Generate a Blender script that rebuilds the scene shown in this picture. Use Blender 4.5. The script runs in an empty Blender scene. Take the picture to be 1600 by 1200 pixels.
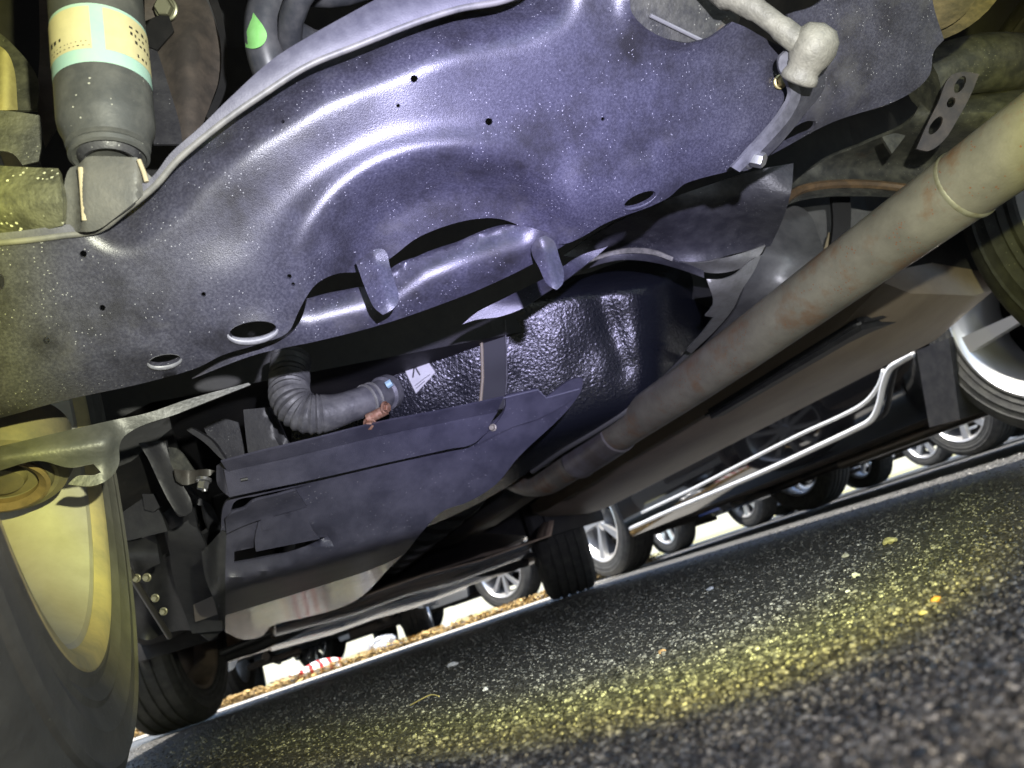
import bpy, bmesh, math, random
from mathutils import Vector, Matrix, noise
from mathutils.geometry import delaunay_2d_cdt
random.seed(7)
R = math.radians
scene = bpy.context.scene
C = scene.collection

# ------------------------------------------------------------------ camera
FPX = 1209.0                       # focal length in pixels of the 1600 wide photograph
YAW, PITCH, ROLL = R(23.0), R(14.9), math.atan(0.335)
CAM = Vector((0, 0, 0.06))
_h = Vector((math.sin(YAW), math.cos(YAW), 0)); _r = Vector((math.cos(YAW), -math.sin(YAW), 0)); _z = Vector((0, 0, 1))
FWD = _h*math.cos(PITCH) + _z*math.sin(PITCH)
UP0 = -_h*math.sin(PITCH) + _z*math.cos(PITCH)
IX = _r*math.cos(ROLL) - UP0*math.sin(ROLL)
IY = _r*math.sin(ROLL) + UP0*math.cos(ROLL)
cam = bpy.data.cameras.new('camera'); cam_ob = bpy.data.objects.new('camera', cam); C.objects.link(cam_ob)
m = Matrix((IX, IY, -FWD)).transposed().to_4x4(); m.translation = CAM
cam_ob.matrix_world = m
cam.sensor_width = 36; cam.lens = 36*FPX/1600; cam.clip_start = 0.01; cam.clip_end = 2000
cam.dof.use_dof = True; cam.dof.focus_distance = 0.66; cam.dof.aperture_fstop = 11
scene.camera = cam_ob

# ------------------------------------------------------------------ sky, sun, torch, exposure
SUN_EL, SUN_AZ = R(70), R(-150)     # azimuth measured from +Y towards +X
w = bpy.data.worlds.new('World'); scene.world = w; w.use_nodes = True
nt = w.node_tree; bgn = nt.nodes['Background']
sky = nt.nodes.new('ShaderNodeTexSky'); sky.sky_type = 'NISHITA'; sky.sun_disc = False
sky.sun_elevation = SUN_EL; sky.sun_rotation = SUN_AZ
nt.links.new(sky.outputs[0], bgn.inputs[0]); bgn.inputs[1].default_value = 0.15
sun = bpy.data.lights.new('sun', 'SUN'); sun.energy = 5.0; sun.angle = R(0.53); sun.color = (1, .95, .86)
sun_ob = bpy.data.objects.new('sun', sun); C.objects.link(sun_ob)
sdir = Vector((math.sin(SUN_AZ)*math.cos(SUN_EL), math.cos(SUN_AZ)*math.cos(SUN_EL), math.sin(SUN_EL)))
sun_ob.rotation_euler = sdir.to_track_quat('Z', 'Y').to_euler(); sun_ob.location = (0, 0, 8)
# the photographer's torch beside the lens: bluish core, yellow-green fringe of the beam
tl = bpy.data.lights.new('torch_beam', 'SPOT'); tl.energy = 22; tl.spot_size = R(150); tl.spot_blend = 0.12
tl.shadow_soft_size = 0.0045; tl.use_nodes = True
lt = tl.node_tree; em = lt.nodes['Emission']
tc = lt.nodes.new('ShaderNodeTexCoord'); sx = lt.nodes.new('ShaderNodeSeparateXYZ')
ab = lt.nodes.new('ShaderNodeMath'); ab.operation = 'ABSOLUTE'
ac = lt.nodes.new('ShaderNodeMath'); ac.operation = 'ARCCOSINE'
mp = lt.nodes.new('ShaderNodeMapRange'); mp.inputs[1].default_value = 0; mp.inputs[2].default_value = R(42.5)
rp = lt.nodes.new('ShaderNodeValToRGB'); cr = rp.color_ramp
cr.elements[0].position = 0; cr.elements[0].color = (.72, .68, 1.14, 1)
cr.elements[1].position = 1; cr.elements[1].color = (.060, .048, .032, 1)
for p_, c_ in ((.30, (.71, .69, 1.04, 1)), (.48, (.70, .70, .76, 1)), (.62, (.68, .68, .60, 1)), (.73, (.70, .70, .52, 1)), (.81, (.82, .81, .26, 1)), (.87, (.50, .44, .11, 1)), (.92, (.10, .08, .04, 1))):
    e = cr.elements.new(p_); e.color = c_
lt.links.new(tc.outputs['Normal'], sx.inputs[0]); lt.links.new(sx.outputs[2], ab.inputs[0]); lt.links.new(ab.outputs[0], ac.inputs[0])
lt.links.new(ac.outputs[0], mp.inputs[0]); lt.links.new(mp.outputs[0], rp.inputs[0]); lt.links.new(rp.outputs[0], em.inputs[0])
torch = bpy.data.objects.new('torch_beam', tl); C.objects.link(torch)
torch.location = CAM + IX*0.058 + IY*0.085 - FWD*0.01
torch.rotation_euler = (-(FWD - IX*0.065 + IY*0.060)).to_track_quat('Z', 'Y').to_euler()
scene.view_settings.view_transform = 'Standard'; scene.view_settings.look = 'None'
scene.view_settings.gamma = 1; scene.view_settings.use_curve_mapping = False
scene.view_settings.exposure = 1.5
scene.render.engine = 'CYCLES'

# ------------------------------------------------------------------ pixel helpers (a pixel is a direction; distance comes from the car's own planes)
def ray(px, py): return FWD + IX*((px-800)/FPX) - IY*((py-600)/FPX)
def at(px, py, d): return CAM + ray(px, py)*d
def dplane(n, p0):
    n = Vector(n); p0 = Vector(p0)
    k = (p0-CAM).dot(n)
    return lambda px, py: k/ray(px, py).dot(n)
def on(px, py, axis, val):
    r = ray(px, py); return CAM + r*((val-CAM[axis])/r[axis])
def vrot(px, py): return (px-800)*math.sin(ROLL) + (py-600)*math.cos(ROLL)
def sstep(a, b, x):
    t = max(0, min(1, (x-a)/(b-a))); return t*t*(3-2*t)

# ------------------------------------------------------------------ materials
MATS = {}
def mat(name, base, rough=.5, metal=0., col2=None, nscale=20, nlow=.4, nhigh=.65, bump=0, bscale=200, specks=None, speck_scale=220, speck_thr=.16,
        spec=.5, coat=0, island=0, detail=6, stretch=None, bdist=.002, col3=None, n3scale=6, n3=(.5, .7), col4=None, n4scale=4, n4=(.55, .75)):
    if name in MATS: return MATS[name]
    mt = bpy.data.materials.new(name); mt.use_nodes = True; t = mt.node_tree; b = t.nodes['Principled BSDF']
    b.inputs['Base Color'].default_value = (*base, 1); b.inputs['Roughness'].default_value = rough; b.inputs['Metallic'].default_value = metal
    b.inputs['Specular IOR Level'].default_value = spec; b.inputs['Coat Weight'].default_value = coat
    tcn = t.nodes.new('ShaderNodeTexCoord'); vec = tcn.outputs['Object']
    if stretch:
        mpn = t.nodes.new('ShaderNodeMapping'); mpn.inputs['Scale'].default_value = stretch
        t.links.new(vec, mpn.inputs[0]); vec = mpn.outputs[0]
    cur = None
    def mixc(fac_out, a, bcol):
        mx = t.nodes.new('ShaderNodeMix'); mx.data_type = 'RGBA'
        t.links.new(fac_out, mx.inputs[0])
        if isinstance(a, tuple): mx.inputs[6].default_value = (*a, 1)
        else: t.links.new(a, mx.inputs[6])
        mx.inputs[7].default_value = (*bcol, 1); return mx.outputs[2]
    cur = base
    def nz(scale, lo, hi, det=detail):
        n = t.nodes.new('ShaderNodeTexNoise'); n.inputs['Scale'].default_value = scale; n.inputs['Detail'].default_value = det; n.inputs['Roughness'].default_value = .65
        t.links.new(vec, n.inputs[0]); mr = t.nodes.new('ShaderNodeMapRange'); mr.inputs[1].default_value = lo; mr.inputs[2].default_value = hi
        t.links.new(n.outputs[0], mr.inputs[0]); return mr.outputs[0]
    if col2: cur = mixc(nz(nscale, nlow, nhigh), cur, col2)
    if col3: cur = mixc(nz(n3scale, *n3), cur, col3)
    if col4: cur = mixc(nz(n4scale, *n4), cur, col4)
    if specks:
        v = t.nodes.new('ShaderNodeTexVoronoi'); v.inputs['Scale'].default_value = speck_scale; t.links.new(vec, v.inputs[0])
        lt_ = t.nodes.new('ShaderNodeMath'); lt_.operation = 'LESS_THAN'; lt_.inputs[1].default_value = speck_thr; t.links.new(v.outputs['Distance'], lt_.inputs[0])
        n2 = nz(speck_scale*.12, .52, .56, 2)
        mu = t.nodes.new('ShaderNodeMath'); mu.operation = 'MULTIPLY'; t.links.new(lt_.outputs[0], mu.inputs[0]); t.links.new(n2, mu.inputs[1])
        cur = mixc(mu.outputs[0], cur, specks)
    if island:
        g = t.nodes.new('ShaderNodeNewGeometry'); hs = t.nodes.new('ShaderNodeHueSaturation')
        mr = t.nodes.new('ShaderNodeMapRange'); mr.inputs[3].default_value = 1-island; mr.inputs[4].default_value = 1+island
        pw = t.nodes.new('ShaderNodeMath'); pw.operation = 'POWER'; pw.inputs[1].default_value = 2.2
        t.links.new(g.outputs['Random Per Island'], pw.inputs[0]); t.links.new(pw.outputs[0], mr.inputs[0]); t.links.new(mr.outputs[0], hs.inputs['Value'])
        if isinstance(cur, tuple): hs.inputs['Color'].default_value = (*cur, 1)
        else: t.links.new(cur, hs.inputs['Color'])
        cur = hs.outputs[0]
    if not isinstance(cur, tuple): t.links.new(cur, b.inputs['Base Color'])
    if bump:
        n = t.nodes.new('ShaderNodeTexNoise'); n.inputs['Scale'].default_value = bscale; n.inputs['Detail'].default_value = 3
        t.links.new(vec, n.inputs[0]); bp = t.nodes.new('ShaderNodeBump'); bp.inputs['Strength'].default_value = bump; bp.inputs['Distance'].default_value = bdist
        t.links.new(n.outputs[0], bp.inputs['Height']); t.links.new(bp.outputs[0], b.inputs['Normal'])
    MATS[name] = mt; return mt
ARM = mat('dusty_black_paint', (.034, .034, .049), .34, 0, (.066, .066, .086), 560, .42, .66, .12, 1300, (.32, .32, .34), 400, .13, col3=(.013, .0125, .015), n3scale=17, n3=(.44, .68), col4=(.085, .083, .080), n4scale=8, n4=(.56, .78))
ARMD = mat('dark_dusty_paint', (.030, .030, .036), .45, 0, (.065, .065, .07), 45, .4, .7, .2, 380, (.2, .2, .2), 260, .14)
SUBF = mat('subframe_paint', (.035, .036, .034), .5, 0, (.085, .085, .07), 60, .4, .65, .3, 300, (.22, .22, .18), 240, .13, col3=(.10, .06, .03), n3scale=16, n3=(.62, .76))
SHOCK = mat('shock_paint', (.05, .052, .052), .42, 0, (.09, .09, .085), 50, .4, .7, .1, 300, (.3, .3, .26), 200, .14)
CREAM = mat('cream_label', (.50, .45, .26), .55, 0, (.42, .38, .22), 40)
TEAL = mat('teal_label', (.26, .42, .38), .5, 0, (.32, .46, .38), 30)
INK = mat('ink', (.015, .015, .015), .6)
GREEN = mat('green_paint_mark', (.16, .40, .11), .5, 0, (.20, .46, .15), 120)
DARK = mat('black_underbody', (.012, .012, .013), .6, 0, (.03, .028, .026), 12, .45, .7, .3, 60)
ALU = mat('dull_aluminium', (.33, .33, .30), .42, .5, (.25, .25, .22), 60, .4, .65, .3, 400)
ZINC = mat('zinc_bolt', (.55, .55, .56), .3, .9)
RUST = mat('rusty_metal', (.20, .09, .05), .6, .4, (.35, .22, .15), 150)
BEIGE = mat('beige_edge', (.34, .29, .19), .55)
PIPE = mat('exhaust_steel', (.23, .215, .165), .42, .25, (.13, .122, .095), 18, .35, .7, .12, 500, (.22, .09, .045), 300, .22, col3=(.17, .105, .06), n3scale=20, n3=(.52, .68))
SHIELD = mat('heat_shield', (.17, .17, .165), .45, .4, (.11, .11, .11), 28, .4, .65, .2, 120)
PLASTIC = mat('textured_black_plastic', (.036, .036, .052), .36, 0, (.066, .065, .088), 18, .42, .66, .2, 900, (.20, .20, .22), 230, .11, stretch=(1, 1, 1))
PLASTIC2 = mat('plain_black_plastic', (.024, .024, .028), .5, 0, (.046, .046, .048), 30, .4, .7, .15, 300)
RUBBER = mat('hose_rubber', (.06, .06, .065), .5, 0, (.12, .12, .12), 60, .4, .7, .3, 200)
TYRE = mat('tyre_rubber', (.022, .022, .022), .75, 0, (.05, .05, .045), 30, .4, .7, .2, 250, (.25, .25, .2), 130, .08)
TYREN = mat('dusty_tyre_rubber', (.095, .094, .084), .62, 0, (.15, .147, .13), 24, .35, .7, .2, 250, (.3, .3, .24), 130, .07)
RIMB = mat('dusty_rim_barrel', (.52, .51, .46), .5, .1, (.40, .385, .34), 22, .35, .7)
RIM = mat('silver_alloy', (.62, .62, .62), .3, .75)
RIMD = mat('dark_alloy', (.05, .05, .05), .35, .6)
BUSH = mat('bush_rubber', (.10, .095, .08), .6, 0, (.16, .14, .10), 40)
TAN = mat('tan_ring', (.20, .145, .09), .65, 0, (.12, .09, .06), 60)
SPRING = mat('spring_paint', (.028, .03, .036), .4, 0, (.06, .06, .065), 60)
WHITEP = mat('white_sticker', (.70, .70, .68), .5, 0, (.60, .60, .58), 30)
BROWN = mat('brown_liner', (.06, .052, .046), .6, 0, (.11, .09, .075), 40, .4, .65, .3, 90)
def tank_mat():
    mt = bpy.data.materials.new('pebbled_tank'); mt.use_nodes = True; t = mt.node_tree; b = t.nodes['Principled BSDF']
    b.inputs['Base Color'].default_value = (.008, .009, .013, 1); b.inputs['Roughness'].default_value = .26; b.inputs['Specular IOR Level'].default_value = .36
    tcn = t.nodes.new('ShaderNodeTexCoord')
    v = t.nodes.new('ShaderNodeTexNoise'); v.inputs['Scale'].default_value = 230; v.inputs['Detail'].default_value = 1.5; v.inputs['Distortion'].default_value = .6
    t.links.new(tcn.outputs['Object'], v.inputs[0]); bp = t.nodes.new('ShaderNodeBump'); bp.inputs['Strength'].default_value = .27; bp.inputs['Distance'].default_value = .003
    t.links.new(v.outputs[0], bp.inputs['Height']); t.links.new(bp.outputs[0], b.inputs['Normal']); return mt
TANK = tank_mat()

# ------------------------------------------------------------------ object helpers
def tag(o, label=None, cat=None, group=None, kind=None):
    if label: o['label'] = label
    if cat: o['category'] = cat
    if group: o['group'] = group
    if kind: o['kind'] = kind
    return o
ROOTM = {}
def thing(name, label, cat, loc, rz=0, group=None):
    o = bpy.data.objects.new(name, None); C.objects.link(o); o.empty_display_size = .2
    o.location = loc; o.rotation_euler = (0, 0, rz)
    ROOTM[o] = Matrix.Translation(Vector(loc)) @ Matrix.Rotation(rz, 4, 'Z')
    return tag(o, label, cat, group)
def root(o):
    while o.parent: o = o.parent
    return o
def link(name, me, material, parent=None, world=True):
    if world and parent is not None:
        me.transform(ROOTM[root(parent)].inverted())
    o = bpy.data.objects.new(name, me); C.objects.link(o)
    if material and not me.materials: me.materials.append(material)
    if parent is not None: o.parent = parent
    return o
def from_bm(bm, smooth=True):
    me = bpy.data.meshes.new('m'); bm.to_mesh(me); bm.free()
    if smooth:
        for p in me.polygons: p.use_smooth = True
    return me
def sharp(me, ang=35):
    me.set_sharp_from_angle(angle=R(ang)); return me
def smooth_line(pts, step, closed=False):
    """Catmull-Rom through px points, sharp corners kept."""
    n = len(pts); P = [Vector(p).to_2d() for p in pts]; out = []
    def tangent(i):
        if not closed and (i == 0 or i == n-1): return None
        a = P[i]-P[(i-1) % n]; b = P[(i+1) % n]-P[i]
        if a.length < 1e-6 or b.length < 1e-6 or a.angle(b) > R(52): return None
        return (a.normalized()+b.normalized()).normalized()
    rng = n if closed else n-1
    for i in range(rng):
        p, q = P[i], P[(i+1) % n]; L = (q-p).length; k = max(1, int(round(L/step)))
        t0 = tangent(i); t1 = tangent((i+1) % n); ch = (q-p).normalized() if L > 0 else Vector((0, 0))
        t0 = (t0 if t0 is not None else ch)*L; t1 = (t1 if t1 is not None else ch)*L
        for j in range(k):
            t = j/k; t2 = t*t; t3 = t2*t
            out.append((2*t3-3*t2+1)*p + (t3-2*t2+t)*t0 + (-2*t3+3*t2)*q + (t3-t2)*t1)
    if not closed: out.append(P[-1])
    return out
def inside(p, poly):
    x, y = p; c = False; j = len(poly)-1
    for i in range(len(poly)):
        xi, yi = poly[i]; xj, yj = poly[j]
        if (yi > y) != (yj > y) and x < (xj-xi)*(y-yi)/(yj-yi)+xi: c = not c
        j = i
    return c
def sheet(name, outline, depth, material, parent=None, holes=(), step=14, thick=.003, edge=8, flat=False, bev=0):
    """Sheet-metal / moulded panel: outline in pixels laid on a surface depth(px,py), given real thickness."""
    o2 = smooth_line(outline, edge, True)
    hs = [smooth_line(h, max(3, edge*.5), True) for h in holes]
    verts = list(o2); edges = [(i, (i+1) % len(o2)) for i in range(len(o2))]
    for h in hs:
        b = len(verts); verts += h; edges += [(b+i, b+(i+1) % len(h)) for i in range(len(h))]
    xs = [p.x for p in o2]; ys = [p.y for p in o2]
    polyo = [(p.x, p.y) for p in o2]; polyh = [[(p.x, p.y) for p in h] for h in hs]
    if not flat:
        y = min(ys)+step*.5; row = 0
        while y < max(ys):
            x = min(xs)+(step*.5 if row % 2 else 0)
            while x < max(xs):
                if inside((x, y), polyo) and not any(inside((x, y), h) for h in polyh):
                    if min((Vector((x, y))-q).length_squared for q in o2) > (step*.45)**2: verts.append(Vector((x, y)))
                x += step
            y += step*.87; row += 1
    r = delaunay_2d_cdt(verts, edges, [], 0, 1e-5)
    vs, fs = r[0], r[2]
    me = bpy.data.meshes.new(name); P3 = [at(p.x, p.y, depth(p.x, p.y)) for p in vs]; F = []
    for f in fs:
        c = sum((vs[i] for i in f), Vector((0, 0)))/len(f)
        if inside(c, polyo) and not any(inside(c, h) for h in polyh):
            a, b, d = P3[f[0]], P3[f[1]], P3[f[2]]
            F.append(list(f) if (b-a).cross(d-a).dot(CAM-a) > 0 else list(f)[::-1])
    used = sorted({i for f in F for i in f}); ix = {v: k for k, v in enumerate(used)}
    F = [[ix[i] for i in f] for f in F]; FR = [P3[i] for i in used]; n0 = len(FR)
    if thick:
        BK = []
        for i in used:
            x, y = vs[i].x, vs[i].y; e = 5
            dx = at(x+e, y, depth(x+e, y))-at(x-e, y, depth(x-e, y)); dy = at(x, y+e, depth(x, y+e))-at(x, y-e, depth(x, y-e))
            nn = dx.cross(dy).normalized(); vd = (CAM-P3[i]).normalized()
            if nn.dot(vd) < 0: nn = -nn
            nn = (nn+vd*.35).normalized()
            BK.append(P3[i]-nn*thick)
        cnt = {}
        for f in F:
            for a, b in zip(f, f[1:]+f[:1]): cnt[(a, b)] = 1
        side = [(a, b) for (a, b) in cnt if (b, a) not in cnt]
        F = F+[[i+n0 for i in f[::-1]] for f in F]+[[b, a, a+n0, b+n0] for a, b in side]; FR = FR+BK
    me.from_pydata([p[:] for p in FR], [], F); me.update()
    for p in me.polygons: p.use_smooth = True
    sharp(me, 50)
    return link(name, me, material, parent)
def strip(name, A, B, depth, material, parent=None, thick=.003, edge=8, step=14, bev=0):
    return sheet(name, list(A)+list(B)[::-1], depth, material, parent, (), step, thick, edge, bev=bev)
def frames(P):
    T = [(P[min(i+1, len(P)-1)]-P[max(i-1, 0)]).normalized() for i in range(len(P))]
    n = T[0].orthogonal().normalized(); out = []
    for i, t in enumerate(T):
        if i: n = (n - t*n.dot(t)).normalized()
        out.append((n.copy(), t.cross(n)))
    return out
def tube_bm(bm, P, rad, seg=16, caps=True):
    P = [Vector(p) for p in P]; rad = rad if isinstance(rad, (list, tuple)) else [rad]*len(P)
    fr = frames(P); rings = []
    for p, r_, (a, b) in zip(P, rad, fr):
        rings.append([bm.verts.new(p+(a*math.cos(2*math.pi*k/seg)+b*math.sin(2*math.pi*k/seg))*r_) for k in range(seg)])
    for i in range(len(P)-1):
        for k in range(seg): bm.faces.new((rings[i][k], rings[i][(k+1) % seg], rings[i+1][(k+1) % seg], rings[i+1][k]))
    if caps:
        bm.faces.new(rings[0][::-1]); bm.faces.new(rings[-1])
def spline(P, k=8):
    P = [Vector(p) for p in P]; out = []
    for i in range(len(P)-1):
        p0 = P[max(i-1, 0)]; p1 = P[i]; p2 = P[i+1]; p3 = P[min(i+2, len(P)-1)]
        for j in range(k):
            t = j/k; out.append(.5*((2*p1)+(p2-p0)*t+(2*p0-5*p1+4*p2-p3)*t*t+(3*p1-p0-3*p2+p3)*t**3))
    out.append(P[-1]); return out
def tube(name, P, rad, material, parent=None, seg=16, world=True):
    bm = bmesh.new(); tube_bm(bm, P, rad, seg); bmesh.ops.recalc_face_normals(bm, faces=bm.faces)
    return link(name, sharp(from_bm(bm), 40), material, parent, world)
def lathe_bm(bm, o, ax, prof, seg=32, closed=False):
    o = Vector(o); ax = Vector(ax).normalized(); a = ax.orthogonal().normalized(); b = ax.cross(a); rings = []
    for r_, t in prof:
        if r_ < 1e-6: rings.append([bm.verts.new(o+ax*t)])
        else: rings.append([bm.verts.new(o+ax*t+(a*math.cos(2*math.pi*k/seg)+b*math.sin(2*math.pi*k/seg))*r_) for k in range(seg)])
    n = len(rings)
    for i in range(n if closed else n-1):
        A, B = rings[i], rings[(i+1) % n]
        for k in range(seg):
            k2 = (k+1) % seg
            if len(A) == 1 and len(B) == 1: continue
            if len(A) == 1: bm.faces.new((A[0], B[k2], B[k]))
            elif len(B) == 1: bm.faces.new((A[k], A[k2], B[0]))
            else: bm.faces.new((A[k], A[k2], B[k2], B[k]))
def lathe(name, o, ax, prof, material, parent=None, seg=32, closed=False, world=True, ang=35):
    bm = bmesh.new(); lathe_bm(bm, o, ax, prof, seg, closed); bmesh.ops.recalc_face_normals(bm, faces=bm.faces)
    return link(name, sharp(from_bm(bm), ang), material, parent, world)
def box_bm(bm, lo, hi, mtx=None):
    lo = Vector(lo); hi = Vector(hi); r = bmesh.ops.create_cube(bm, size=1)
    for v in r['verts']:
        v.co = Vector(((lo.x+hi.x)/2+v.co.x*(hi.x-lo.x), (lo.y+hi.y)/2+v.co.y*(hi.y-lo.y), (lo.z+hi.z)/2+v.co.z*(hi.z-lo.z)))
        if mtx: v.co = mtx @ v.co
    return r['verts']
def box(name, lo, hi, material, parent=None, bev=.006, world=True, mtx=None):
    bm = bmesh.new(); box_bm(bm, lo, hi, mtx)
    if bev: bmesh.ops.bevel(bm, geom=list(bm.edges), offset=bev, segments=2, affect='EDGES', profile=.6)
    return link(name, sharp(from_bm(bm), 40), material, parent, world)
def hexbolt(name, p, ax, r_, h, material, parent):
    bm = bmesh.new(); lathe_bm(bm, p, ax, [(0, 0), (r_*1.35, 0), (r_*1.35, h*.25), (r_*1.15, h*.32)], 24)
    lathe_bm(bm, p, ax, [(r_, h*.3), (r_, h*.9), (r_*.85, h), (0, h)], 6); bmesh.ops.recalc_face_normals(bm, faces=bm.faces)
    return link(name, sharp(from_bm(bm), 30), material, parent)

# ================================================================== SETTING: ground
def asphalt_mat():
    mt = bpy.data.materials.new('asphalt'); mt.use_nodes = True; t = mt.node_tree; b = t.nodes['Principled BSDF']; b.inputs['Roughness'].default_value = .5
    tcn = t.nodes.new('ShaderNodeTexCoord'); vec = tcn.outputs['Object']
    v = t.nodes.new('ShaderNodeTexVoronoi'); v.inputs['Scale'].default_value = 330; t.links.new(vec, v.inputs[0])
    rp_ = t.nodes.new('ShaderNodeValToRGB'); e = rp_.color_ramp.elements; e[0].color = (.036, .036, .036, 1); e[1].color = (.19, .185, .175, 1)
    for p_, c_ in ((.45, (.060, .059, .058, 1)), (.8, (.095, .093, .088, 1))):
        q = rp_.color_ramp.elements.new(p_); q.color = c_
    sp = t.nodes.new('ShaderNodeSeparateColor'); t.links.new(v.outputs['Color'], sp.inputs[0]); t.links.new(sp.outputs[0], rp_.inputs[0])
    n = t.nodes.new('ShaderNodeTexNoise'); n.inputs['Scale'].default_value = 3; n.inputs['Detail'].default_value = 5; t.links.new(vec, n.inputs[0])
    hs = t.nodes.new('ShaderNodeHueSaturation'); mr = t.nodes.new('ShaderNodeMapRange'); mr.inputs[1].default_value = .3; mr.inputs[2].default_value = .7; mr.inputs[3].default_value = .75; mr.inputs[4].default_value = 1.3
    t.links.new(n.outputs[0], mr.inputs[0]); t.links.new(mr.outputs[0], hs.inputs['Value']); t.links.new(rp_.outputs[0], hs.inputs['Color']); t.links.new(hs.outputs[0], b.inputs['Base Color'])
    n2 = t.nodes.new('ShaderNodeTexNoise'); n2.inputs['Scale'].default_value = 320; n2.inputs['Detail'].default_value = 3; t.links.new(vec, n2.inputs[0])
    mx = t.nodes.new('ShaderNodeMath'); mx.operation = 'SUBTRACT'; t.links.new(n2.outputs[0], mx.inputs[0]); t.links.new(v.outputs['Distance'], mx.inputs[1])
    bp = t.nodes.new('ShaderNodeBump'); bp.inputs['Strength'].default_value = .9; bp.inputs['Distance'].default_value = .003
    t.links.new(mx.outputs[0], bp.inputs['Height']); t.links.new(bp.outputs[0], b.inputs['Normal']); return mt
ASPH = asphalt_mat()
bm = bmesh.new()
for k in ((-400, -60), (400, -60), (400, 900), (-400, 900)): bm.verts.new((*k, 0))
bm.faces.new(bm.verts); ground = link('ground', from_bm(bm, False), ASPH)
tag(ground, 'dark grey coarse asphalt of the car park under the cars', 'asphalt', kind='structure')
STONE = mat('aggregate', (.125, .12, .112), .36, 0, (.05, .05, .05), 60, .4, .6, .3, 600, island=.85)
bm = bmesh.new(); rnd = random.Random(3)
tri = ((0, 2, 4), (2, 1, 4), (1, 3, 4), (3, 0, 4))
V = []; F = []
for i in range(60000):
    d = .14*math.exp(rnd.random()*3.05); a = YAW + R(rnd.uniform(-34, 42))
    s = rnd.choice((.0006, .0008, .0011, .0015, .0021))*rnd.uniform(.7, 1.2)*(1 if d < .7 else (d/.7)**.45)
    x, y = math.sin(a)*d, math.cos(a)*d; th = rnd.uniform(0, 6.3); n = 5; b0 = len(V)
    for k in range(n):
        q = s*rnd.uniform(.75, 1.25); V.append((x+math.cos(th+k*6.283/n)*q, y+math.sin(th+k*6.283/n)*q, -.0004))
    for k in range(n):
        q = s*rnd.uniform(.4, .75); V.append((x+math.cos(th+k*6.283/n)*q, y+math.sin(th+k*6.283/n)*q, s*rnd.uniform(.35, .7)))
    for k in range(n):
        k2 = (k+1) % n; F.append((b0+k, b0+k2, b0+n+k2, b0+n+k))
    F.append(tuple(b0+n+k for k in range(n)))
bm.free(); me = bpy.data.meshes.new('aggregate'); me.from_pydata(V, [], F); me.update()
ag = link('aggregate', me, STONE, None); ag.parent = ground; ag['kind'] = 'stuff'

def pebble(px, py, spx, colr, label, flat=.6):
    p = on(px, py, 2, 0.004); d = (p-CAM).length; s = spx/FPX*d*.5
    bm = bmesh.new(); bmesh.ops.create_icosphere(bm, subdivisions=2, radius=s); rr = random.Random(int(px*7+py))
    off = Vector((rr.random()*9, rr.random()*9, rr.random()*9))
    for v in bm.verts:
        k = 1+.55*noise.noise(v.co/s*.9+off); v.co = Vector((v.co.x*k*1.2, v.co.y*k*.95, v.co.z*k*flat))
    me = from_bm(bm, False); o = bpy.data.objects.new('pebble', me); C.objects.link(o)
    me.materials.append(mat('pebble_%s' % '_'.join(str(int(c*99)) for c in colr), colr, .6, 0, tuple(c*.6 for c in colr), 400, .4, .65))
    o.location = (p.x, p.y, s*flat*.75); o.rotation_euler.z = rr.random()*6
    tag(o, label, 'pebble', 'loose pebbles on the asphalt')
pebble(1390, 843, 17, (.45, .42, .20), 'largest pale yellow pebble lying on the dark asphalt')
pebble(1334, 894, 13, (.60, .60, .48), 'flat whitish oval pebble near the largest yellow one')
pebble(1458, 926, 13, (.50, .26, .06), 'orange pebble on the yellow lit fringe of asphalt')
pebble(1437, 946, 12, (.55, .50, .28), 'cream pebble beside the orange one on the asphalt')
pebble(1108, 917, 10, (.30, .32, .40), 'small bluish grey pebble alone on the asphalt')
pebble(1032, 1011, 12, (.45, .28, .14), 'small tan brown pebble on the asphalt')
pebble(706, 1037, 13, (.60, .60, .64), 'white pebble near the straw, alone but for a tiny stone')
pebble(757, 1071, 9, (.60, .60, .62), 'tiny white stone next to the white pebble')
pebble(1320, 864, 10, (.34, .33, .26), 'small grey pebble between the largest yellow and the flat whitish one')
pebble(1320, 916, 7, (.62, .62, .60), 'tiny bright white chip close to the flat whitish pebble')
a, b = on(641, 1102, 2, .003), on(686, 1088, 2, .006)
tw = tube('twig', spline([a, a.lerp(b, .4)+Vector((0, 0, .002)), a.lerp(b, .7)+Vector((.002, 0, .003)), b], 4), .0006, mat('straw', (.45, .38, .16), .6), None, 6)
tag(tw, 'thin dry yellow straw lying on the asphalt', 'straw')

# ================================================================== THE CAR ABOVE THE CAMERA
CX = 0.57                                   # centre line of the car, camera at x=0 under its rear left corner
car = thing('parked_car', 'dark car seen from below with suspension arm, exhaust pipe and fuel tank above the asphalt', 'car', (CX, 2.0, 0))
YR, YF, TR = 0.54, 3.36, 0.335

def ell(cx, cy, a, b, rot=0, n=14):
    c, s = math.cos(R(rot)), math.sin(R(rot))
    return [(cx+a*math.cos(t)*c-b*math.sin(t)*s, cy+a*math.cos(t)*s+b*math.sin(t)*c) for t in [2*math.pi*k/n for k in range(n)]]
def poly_dist(px, py, L):
    p = Vector((px, py)); best = 1e9
    for i in range(len(L)-1):
        a = Vector(L[i]); b = Vector(L[i+1]); ab = b-a; t = max(0, min(1, (p-a).dot(ab)/ab.length_squared)); best = min(best, (a+ab*t-p).length)
    return best
def smax(a, b, k=.03): return max(a, b)+k*math.log(1+math.exp(-abs(a-b)/k))

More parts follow.
